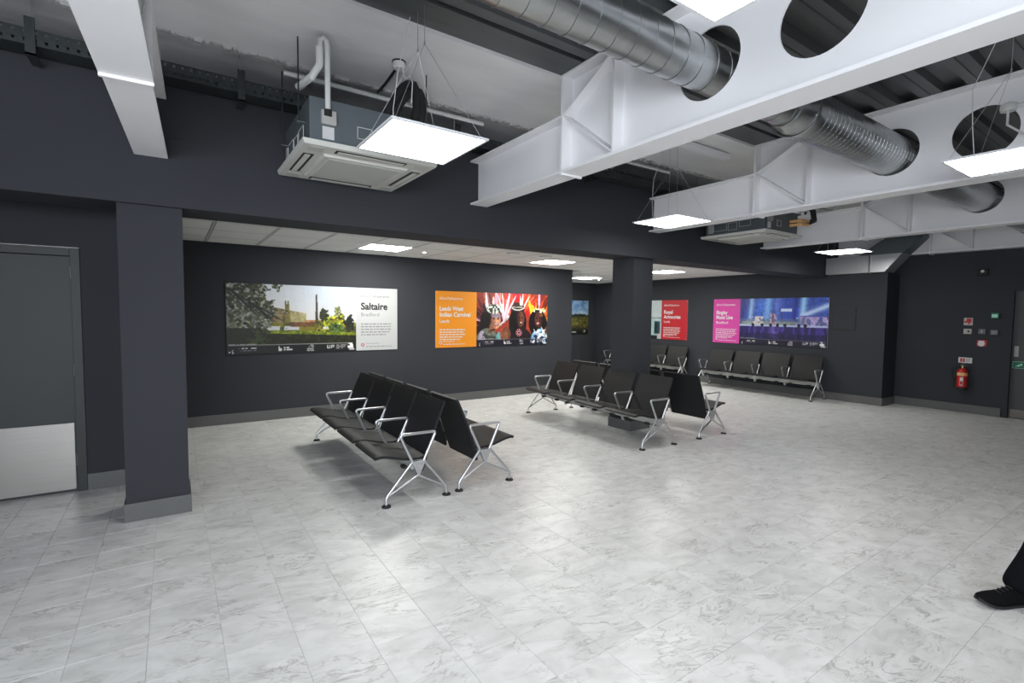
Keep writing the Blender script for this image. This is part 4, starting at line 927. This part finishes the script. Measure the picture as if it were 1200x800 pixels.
# ------------------------------------------------------------------ beam seating
PITCHS = 0.6075
def rounded(pts, r=0.025, n=4):
    out = []
    m = len(pts)
    for i, p in enumerate(pts):
        p = Vector(p)
        if i in (0, m-1): out.append(p); continue
        a = (Vector(pts[i-1])-p); b = (Vector(pts[i+1])-p); ra = min(r, a.length*0.45); rb = min(r, b.length*0.45)
        a = p+a.normalized()*ra; b = p+b.normalized()*rb
        for k in range(n+1):
            t = k/n; out.append(a*(1-t)**2+p*2*t*(1-t)+b*t*t)
    return out
def flat_sheet(prof, thick, y0, y1, round_y=0.02):
    # profile (x,z) swept across y with rounded plan corners at the profile ends
    m = MB(); n = len(prof); vs = []; fs = []
    nor = []
    for i in range(n):
        a = Vector(prof[max(0, i-1)]); b = Vector(prof[min(n-1, i+1)]); d = (b-a).normalized(); nor.append(Vector((-d.y, d.x)))
    ny = 6
    for i in range(n):
        p = Vector(prof[i]); e = min(i, n-1-i)
        ins = round_y*(1-math.sqrt(max(0, 1-(1-min(1, e/2.0))**2))) if e < 2 else 0
        for k in range(ny+1):
            y = y0+ins+(y1-y0-2*ins)*k/ny
            q = p+nor[i]*thick/2; vs.append((q.x, y, q.y))
        for k in range(ny+1):
            y = y0+ins+(y1-y0-2*ins)*k/ny
            q = p-nor[i]*thick/2; vs.append((q.x, y, q.y))
    W = ny+1; S = 2*W
    for i in range(n-1):
        for k in range(ny):
            fs.append((i*S+k, i*S+k+1, (i+1)*S+k+1, (i+1)*S+k)); fs.append((i*S+W+k, (i+1)*S+W+k, (i+1)*S+W+k+1, i*S+W+k+1))
        fs.append((i*S, (i+1)*S, (i+1)*S+W, i*S+W)); fs.append((i*S+ny, i*S+W+ny, (i+1)*S+W+ny, (i+1)*S+ny))
    for i in (0, n-1):
        for k in range(ny): fs.append((i*S+k, i*S+W+k, i*S+W+k+1, i*S+k+1))
    return m.add(vs, fs)
HUBM = mat('satin_aluminium', (0.52, 0.53, 0.55, 1), 0.4, 0.8)
def make_bench():
    root = empty('beam_seat')
    L = 4*PITCHS; ys = [-L/2+k*PITCHS for k in range(5)]
    rail = MB().prism([(-0.045, 0.265), (0.05, 0.262), (0.062, 0.285), (0.062, 0.335), (-0.045, 0.335)], 1, -L/2+0.02, L/2-0.02).build('seat_rail', RAILM, root, bevel=0.004)
    for k in range(4):
        for s in (-0.17, 0.17):
            MB().box(-0.06, ys[k]+PITCHS/2+s-0.03, 0.252, 0.09, ys[k]+PITCHS/2+s+0.03, 0.275).build('seat_clamp', RUBBER, rail)
    sp = [(-0.078, 0.352), (-0.06, 0.346), (-0.02, 0.342), (0.05, 0.346), (0.13, 0.360), (0.20, 0.380), (0.26, 0.394), (0.305, 0.398), (0.335, 0.392), (0.350, 0.380)]
    sm_ = flat_sheet(sp, 0.022, -0.277, 0.277, 0.03).mesh('seat'); sm_.materials.append(SEATM); shade(sm_, 0.9)
    bp = [(-0.052, 0.225), (-0.062, 0.26), (-0.085, 0.335), (-0.115, 0.43), (-0.150, 0.53), (-0.188, 0.63), (-0.226, 0.72), (-0.250, 0.775), (-0.262, 0.797)]
    bm_ = flat_sheet(bp, 0.020, -0.270, 0.270, 0.016).mesh('backrest'); bm_.materials.append(SEATM); shade(bm_, 0.9)
    for k in range(4):
        yc = ys[k]+PITCHS/2
        link('seat', sm_, root, (0, yc, 0)); link('backrest', bm_, root, (0, yc, 0))
    ap = rounded([(0.046, 0, 0.325), (0.158, 0, 0.563), (-0.158, 0, 0.563), (-0.046, 0, 0.325)], 0.03)
    am = MB().tube(ap, 0.0125, 8).mesh('armrest'); am.materials.append(ALU); shade(am, 1.0)
    hub = MB(); T = [(-0.062, 0.335), (0.062, 0.335), (0.0, 0.205)]
    hub.prism(T, 1, -0.021, 0.021); hm = hub.mesh('hub'); hm.materials.append(ALU)
    ins = MB().prism([(-0.034, 0.318), (0.034, 0.318), (0.0, 0.246)], 1, -0.0235, 0.0235).mesh('hub_inset'); ins.materials.append(HUBM)
    ins2 = MB().prism([(-0.018, 0.309), (0.018, 0.309), (0.0, 0.270)], 1, -0.0255, 0.0255).mesh('hub_cap'); ins2.materials.append(RAILM)
    br = MB().tube(rounded([(-0.052, 0, 0.33), (-0.075, 0, 0.40), (-0.135, 0, 0.50), (-0.150, 0, 0.545)], 0.04), 0.010, 8).mesh('back_bracket'); br.materials.append(ALU); shade(br, 1.0)
    for k, y in enumerate(ys):
        a = link('armrest', am, root, (0, y, 0))
        h = link('hub', hm, root, (0, y, 0)); link('hub_inset', ins, h); link('hub_cap', ins2, h)
        link('back_bracket', br, root, (0, y, 0))
    for y in (ys[0], ys[-1]):
        lf = link('leg_frame', None, root) if False else None
        for sx, xf in ((1, 0.270), (-1, -0.258)):
            m = MB()
            m.tube([(sx*0.056, y, 0.325), (xf-sx*0.012, y, 0.092), (xf, y, 0.070), (xf, y, 0.016)], 0.012, 8)
            m.tube([(sx*0.004, y, 0.215), (xf-sx*0.012, y, 0.082)], 0.010, 8)
            lg = m.build('leg', ALU, root, smooth=True, angle=1.0)
            MB().lathe([(0.037, 0.0), (0.037, 0.006), (0.030, 0.014), (0.012, 0.018)], xf, y, 20).build('foot', RUBBER, lg, smooth=True)
    return root
proto = make_bench(); first = [True]
BG = 'black four seat beam benches'
def bench(u, v, rz, label):
    o = proto if first[0] else copy_tree(proto)
    first[0] = False
    o.location = (u, v, 0); o.rotation_euler = (0, 0, rz); tag(o, label, 'bench', BG)
bench(1.648, 4.965, math.pi-0.010, 'black four seat bench nearest the camera, facing the grey door side, backing onto another bench')
bench(2.285, 4.985, 0.0, 'black four seat bench behind the nearest one, facing away to the right')
bench(4.765, 5.00, math.pi-0.062, 'black four seat bench in front of the column, facing left with pale rail showing')
bench(5.69, 4.985, 0.0, 'black four seat bench just right of the column, facing away to the far wall')
bench(9.875, 5.585, math.pi, 'black four seat bench against the far wall under the magenta poster')
bench(9.875, 8.575, math.pi, 'black four seat bench against the far wall under the red poster')

# ------------------------------------------------------------------ person stepping in at the right edge
def skin_mesh(name, chains, material, parent, levels=2):
    # chains: list of lists of (x,y,z,r); chains start on an existing point when equal coordinates
    verts = []; rad = []; edges = []; idx = {}
    for ch in chains:
        prev = None
        for (x, y, z, r) in ch:
            key = (round(x, 4), round(y, 4), round(z, 4))
            if key not in idx: idx[key] = len(verts); verts.append((x, y, z)); rad.append(r)
            i = idx[key]
            if prev is not None and prev != i: edges.append((prev, i))
            prev = i
    me = bpy.data.meshes.new(name); me.from_pydata(verts, edges, [])
    o = bpy.data.objects.new(name, me); COL.objects.link(o); o.parent = parent; me.materials.append(material)
    md = o.modifiers.new('skin', 'SKIN'); md.use_smooth_shade = True
    for i, r in enumerate(rad): me.skin_vertices[0].data[i].radius = (r, r)
    me.skin_vertices[0].data[0].use_root = True
    sd = o.modifiers.new('subsurf', 'SUBSURF'); sd.levels = levels; sd.render_levels = levels
    return o
# local frame: +x walking direction, +y to the person's left, origin on the floor under the pelvis
HEAD = math.atan2(0.50, -0.866)
person = empty('person', (4.215, 0.445, 0), (0, 0, HEAD))
hipz = 0.90
LF = [(0, 0.09, hipz-0.03, 0.085), (0.26, 0.085, 0.48, 0.062), (0.45, 0.08, 0.115, 0.040)]     # leading leg (seen in the photo)
RF = [(0, -0.09, hipz-0.03, 0.085), (-0.08, -0.085, 0.48, 0.062), (-0.36, -0.08, 0.16, 0.040)]
pel = (0, 0, hipz, 0.12)
hand = []
def hand_chain(x, y, z, s):
    out = [[(x, y, z, 0.026), (x+0.01, y, z-0.055, 0.030), (x+0.012, y, z-0.085, 0.028)]]
    for k, (dx, l) in enumerate(((0.030, 0.070), (0.010, 0.080), (-0.010, 0.074), (-0.028, 0.058))):
        out.append([(x+0.012, y, z-0.085, 0.028), (x+0.012+dx, y, z-0.105, 0.009), (x+0.018+dx, y-0.008*s, z-0.105-l*0.5, 0.0085), (x+0.016+dx, y-0.022*s, z-0.105-l, 0.0075)])
    out.append([(x+0.01, y, z-0.055, 0.030), (x+0.045, y-0.012*s, z-0.075, 0.010), (x+0.055, y-0.02*s, z-0.108, 0.009)])
    return out
body = [[pel, (0, 0, 1.10, 0.115), (0.01, 0, 1.30, 0.125), (0.01, 0, 1.42, 0.09), (0.015, 0, 1.50, 0.05), (0.03, 0, 1.58, 0.075), (0.035, 0, 1.66, 0.095), (0.025, 0, 1.73, 0.08)],
        [pel]+[(a[0], a[1], a[2], a[3]*0.9) for a in LF]+[(0.475, 0.08, 0.06, 0.026), (0.54, 0.08, 0.042, 0.022), (0.60, 0.08, 0.038, 0.016)],
        [pel]+[(a[0], a[1], a[2], a[3]*0.9) for a in RF]+[(-0.36, -0.08, 0.11, 0.026), (-0.29, -0.08, 0.072, 0.022), (-0.23, -0.08, 0.045, 0.014)]]
for s, fx in ((1, -0.16), (-1, -0.02)):
    body.append([(0.01, 0, 1.42, 0.09), (0.0, s*0.16, 1.41, 0.055), (fx*0.5, s*0.215, 1.14, 0.042), (fx+0.06, s*0.22, 0.92, 0.032), (fx+0.08, s*0.22, 0.86, 0.026)])
    body += hand_chain(fx+0.08, s*0.22, 0.86, s)
skin_mesh('body', body, SKIN, person)
trous = [[(0, 0, hipz+0.24, 0.132), (0, 0, hipz+0.12, 0.135), (0, 0, hipz, 0.14)], [(0, 0, hipz, 0.14)]+[(x, y, z, r*1.22+0.012) for x, y, z, r in LF[:2]]+[(0.385, 0.081, 0.24, 0.070), (0.46, 0.08, 0.13, 0.074), (0.495, 0.08, 0.066, 0.066)],
         [(0, 0, hipz, 0.14)]+[(x, y, z, r*1.22+0.012) for x, y, z, r in RF[:2]]+[(-0.27, -0.082, 0.27, 0.070), (-0.36, -0.08, 0.13, 0.066)]]
skin_mesh('trousers', trous, TROUSER, person)
jack = [[(0, 0, hipz-0.06, 0.165), (0, 0, hipz+0.06, 0.165), (0, 0, 1.10, 0.158), (0.01, 0, 1.30, 0.155), (0.01, 0, 1.43, 0.11), (0.012, 0, 1.48, 0.065)]]
for s, fx in ((1, -0.16), (-1, -0.02)):
    jack.append([(0.01, 0, 1.43, 0.11), (0.0, s*0.17, 1.41, 0.075), (fx*0.5, s*0.22, 1.14, 0.06), (fx+0.055, s*0.222, 0.93, 0.046)])
skin_mesh('jacket', jack, JACKET, person)
hair = MB().lathe([(0.080, 1.63), (0.100, 1.66), (0.106, 1.72), (0.095, 1.765), (0.06, 1.80), (0.015, 1.812)], 0.02, 0, 20); hair.v = [(x-(0.062 if z < 1.64 else 0.05 if z < 1.67 else 0.018 if z < 1.73 else 0.004), y*0.92, z) for x, y, z in hair.v]
hair.build('hair', HAIRM, person, smooth=True)
MB().prism([(0.125, 1.645), (0.150, 1.615), (0.122, 1.61)], 1, -0.013, 0.013).build('nose', SKIN, person, bevel=0.004)
for s in (-1, 1):
    MB().lathe([(0.003, 1.650), (0.011, 1.655), (0.003, 1.661)], 0.124, s*0.034, 10).build('eye', WHITEP, person, smooth=True)
    MB().box(0.012, s*0.088, 1.615, 0.040, s*0.104, 1.675).build('ear', SKIN, person, bevel=0.006)
MB().box(0.110, -0.024, 1.578, 0.124, 0.024, 1.588).build('mouth', RED, person, bevel=0.003)
def shoe(ax, ay, az, pitch, toe_up):
    # rings along the foot: (x, half width, sole z, top z)
    rings = [(-0.075, 0.020, 0.012, 0.075), (-0.068, 0.032, 0.004, 0.095), (-0.03, 0.037, 0.0, 0.112), (0.02, 0.038, 0.0, 0.110), (0.06, 0.040, 0.0, 0.092), (0.10, 0.046, 0.0, 0.078), (0.14, 0.049, 0.001, 0.073), (0.18, 0.046, 0.006, 0.070), (0.21, 0.037, 0.015, 0.066), (0.228, 0.022, 0.026, 0.060), (0.236, 0.008, 0.036, 0.052)]
    m = MB(); n = 16; vs = []; fs = []
    for (x, hw, z0, z1) in rings:
        zc, hz = (z0+z1)/2, (z1-z0)/2
        for k in range(n):
            t_ = 2*math.pi*k/n; cy, cz = math.cos(t_), math.sin(t_)
            sy = math.copysign(abs(cy)**0.7, cy); sz = math.copysign(abs(cz)**(0.45 if cz < 0 else 0.9), cz)
            vs.append((x, hw*sy*(1.0 if cz < 0 else 1-0.35*max(0, cz)), zc+hz*sz))
    for i in range(len(rings)-1):
        for k in range(n): fs.append((i*n+k, i*n+(k+1) % n, (i+1)*n+(k+1) % n, (i+1)*n+k))
    fs += [tuple(range(n)), tuple(range((len(rings)-1)*n, len(rings)*n))[::-1]]
    m.add(vs, fs); o = m.build('shoe', SUEDE, person, smooth=True, angle=1.2)
    sole = MB(); ss = [(x, hw+0.004, z0) for x, hw, z0, z1 in rings]
    vs = []; fs = []
    for x, hw, z0 in ss:
        for dz in (0.0, 0.014): vs += [(x, -hw, z0+dz), (x, hw, z0+dz)]
    for i in range(len(ss)-1):
        a = i*4; b = a+4
        fs += [(a, b, b+1, a+1), (a+2, a+3, b+3, b+2), (a, a+2, b+2, b), (a+1, b+1, b+3, a+3)]
    e = (len(ss)-1)*4; fs += [(0, 1, 3, 2), (e, e+2, e+3, e+1)]
    sole.add(vs, fs).build('sole', RUBBER, o)
    for k in range(4):
        xx = 0.055+0.022*k; zt = 0.094-0.0075*k
        MB().tube([(xx, -0.018, zt), (xx+0.006, 0, zt+0.006), (xx, 0.018, zt)], 0.003, 6).build('lace', RUBBER, o, smooth=True)
    o.location = (ax, ay, az); o.rotation_euler = (0, pitch, 0)
    return o
shoe(0.47, 0.08, 0.002, math.radians(0.0), 0)
shoe(-0.36, -0.08, 0.055, math.radians(22), 0)
tag(person, 'person in black trousers and black shoes stepping in at the right edge', 'person')
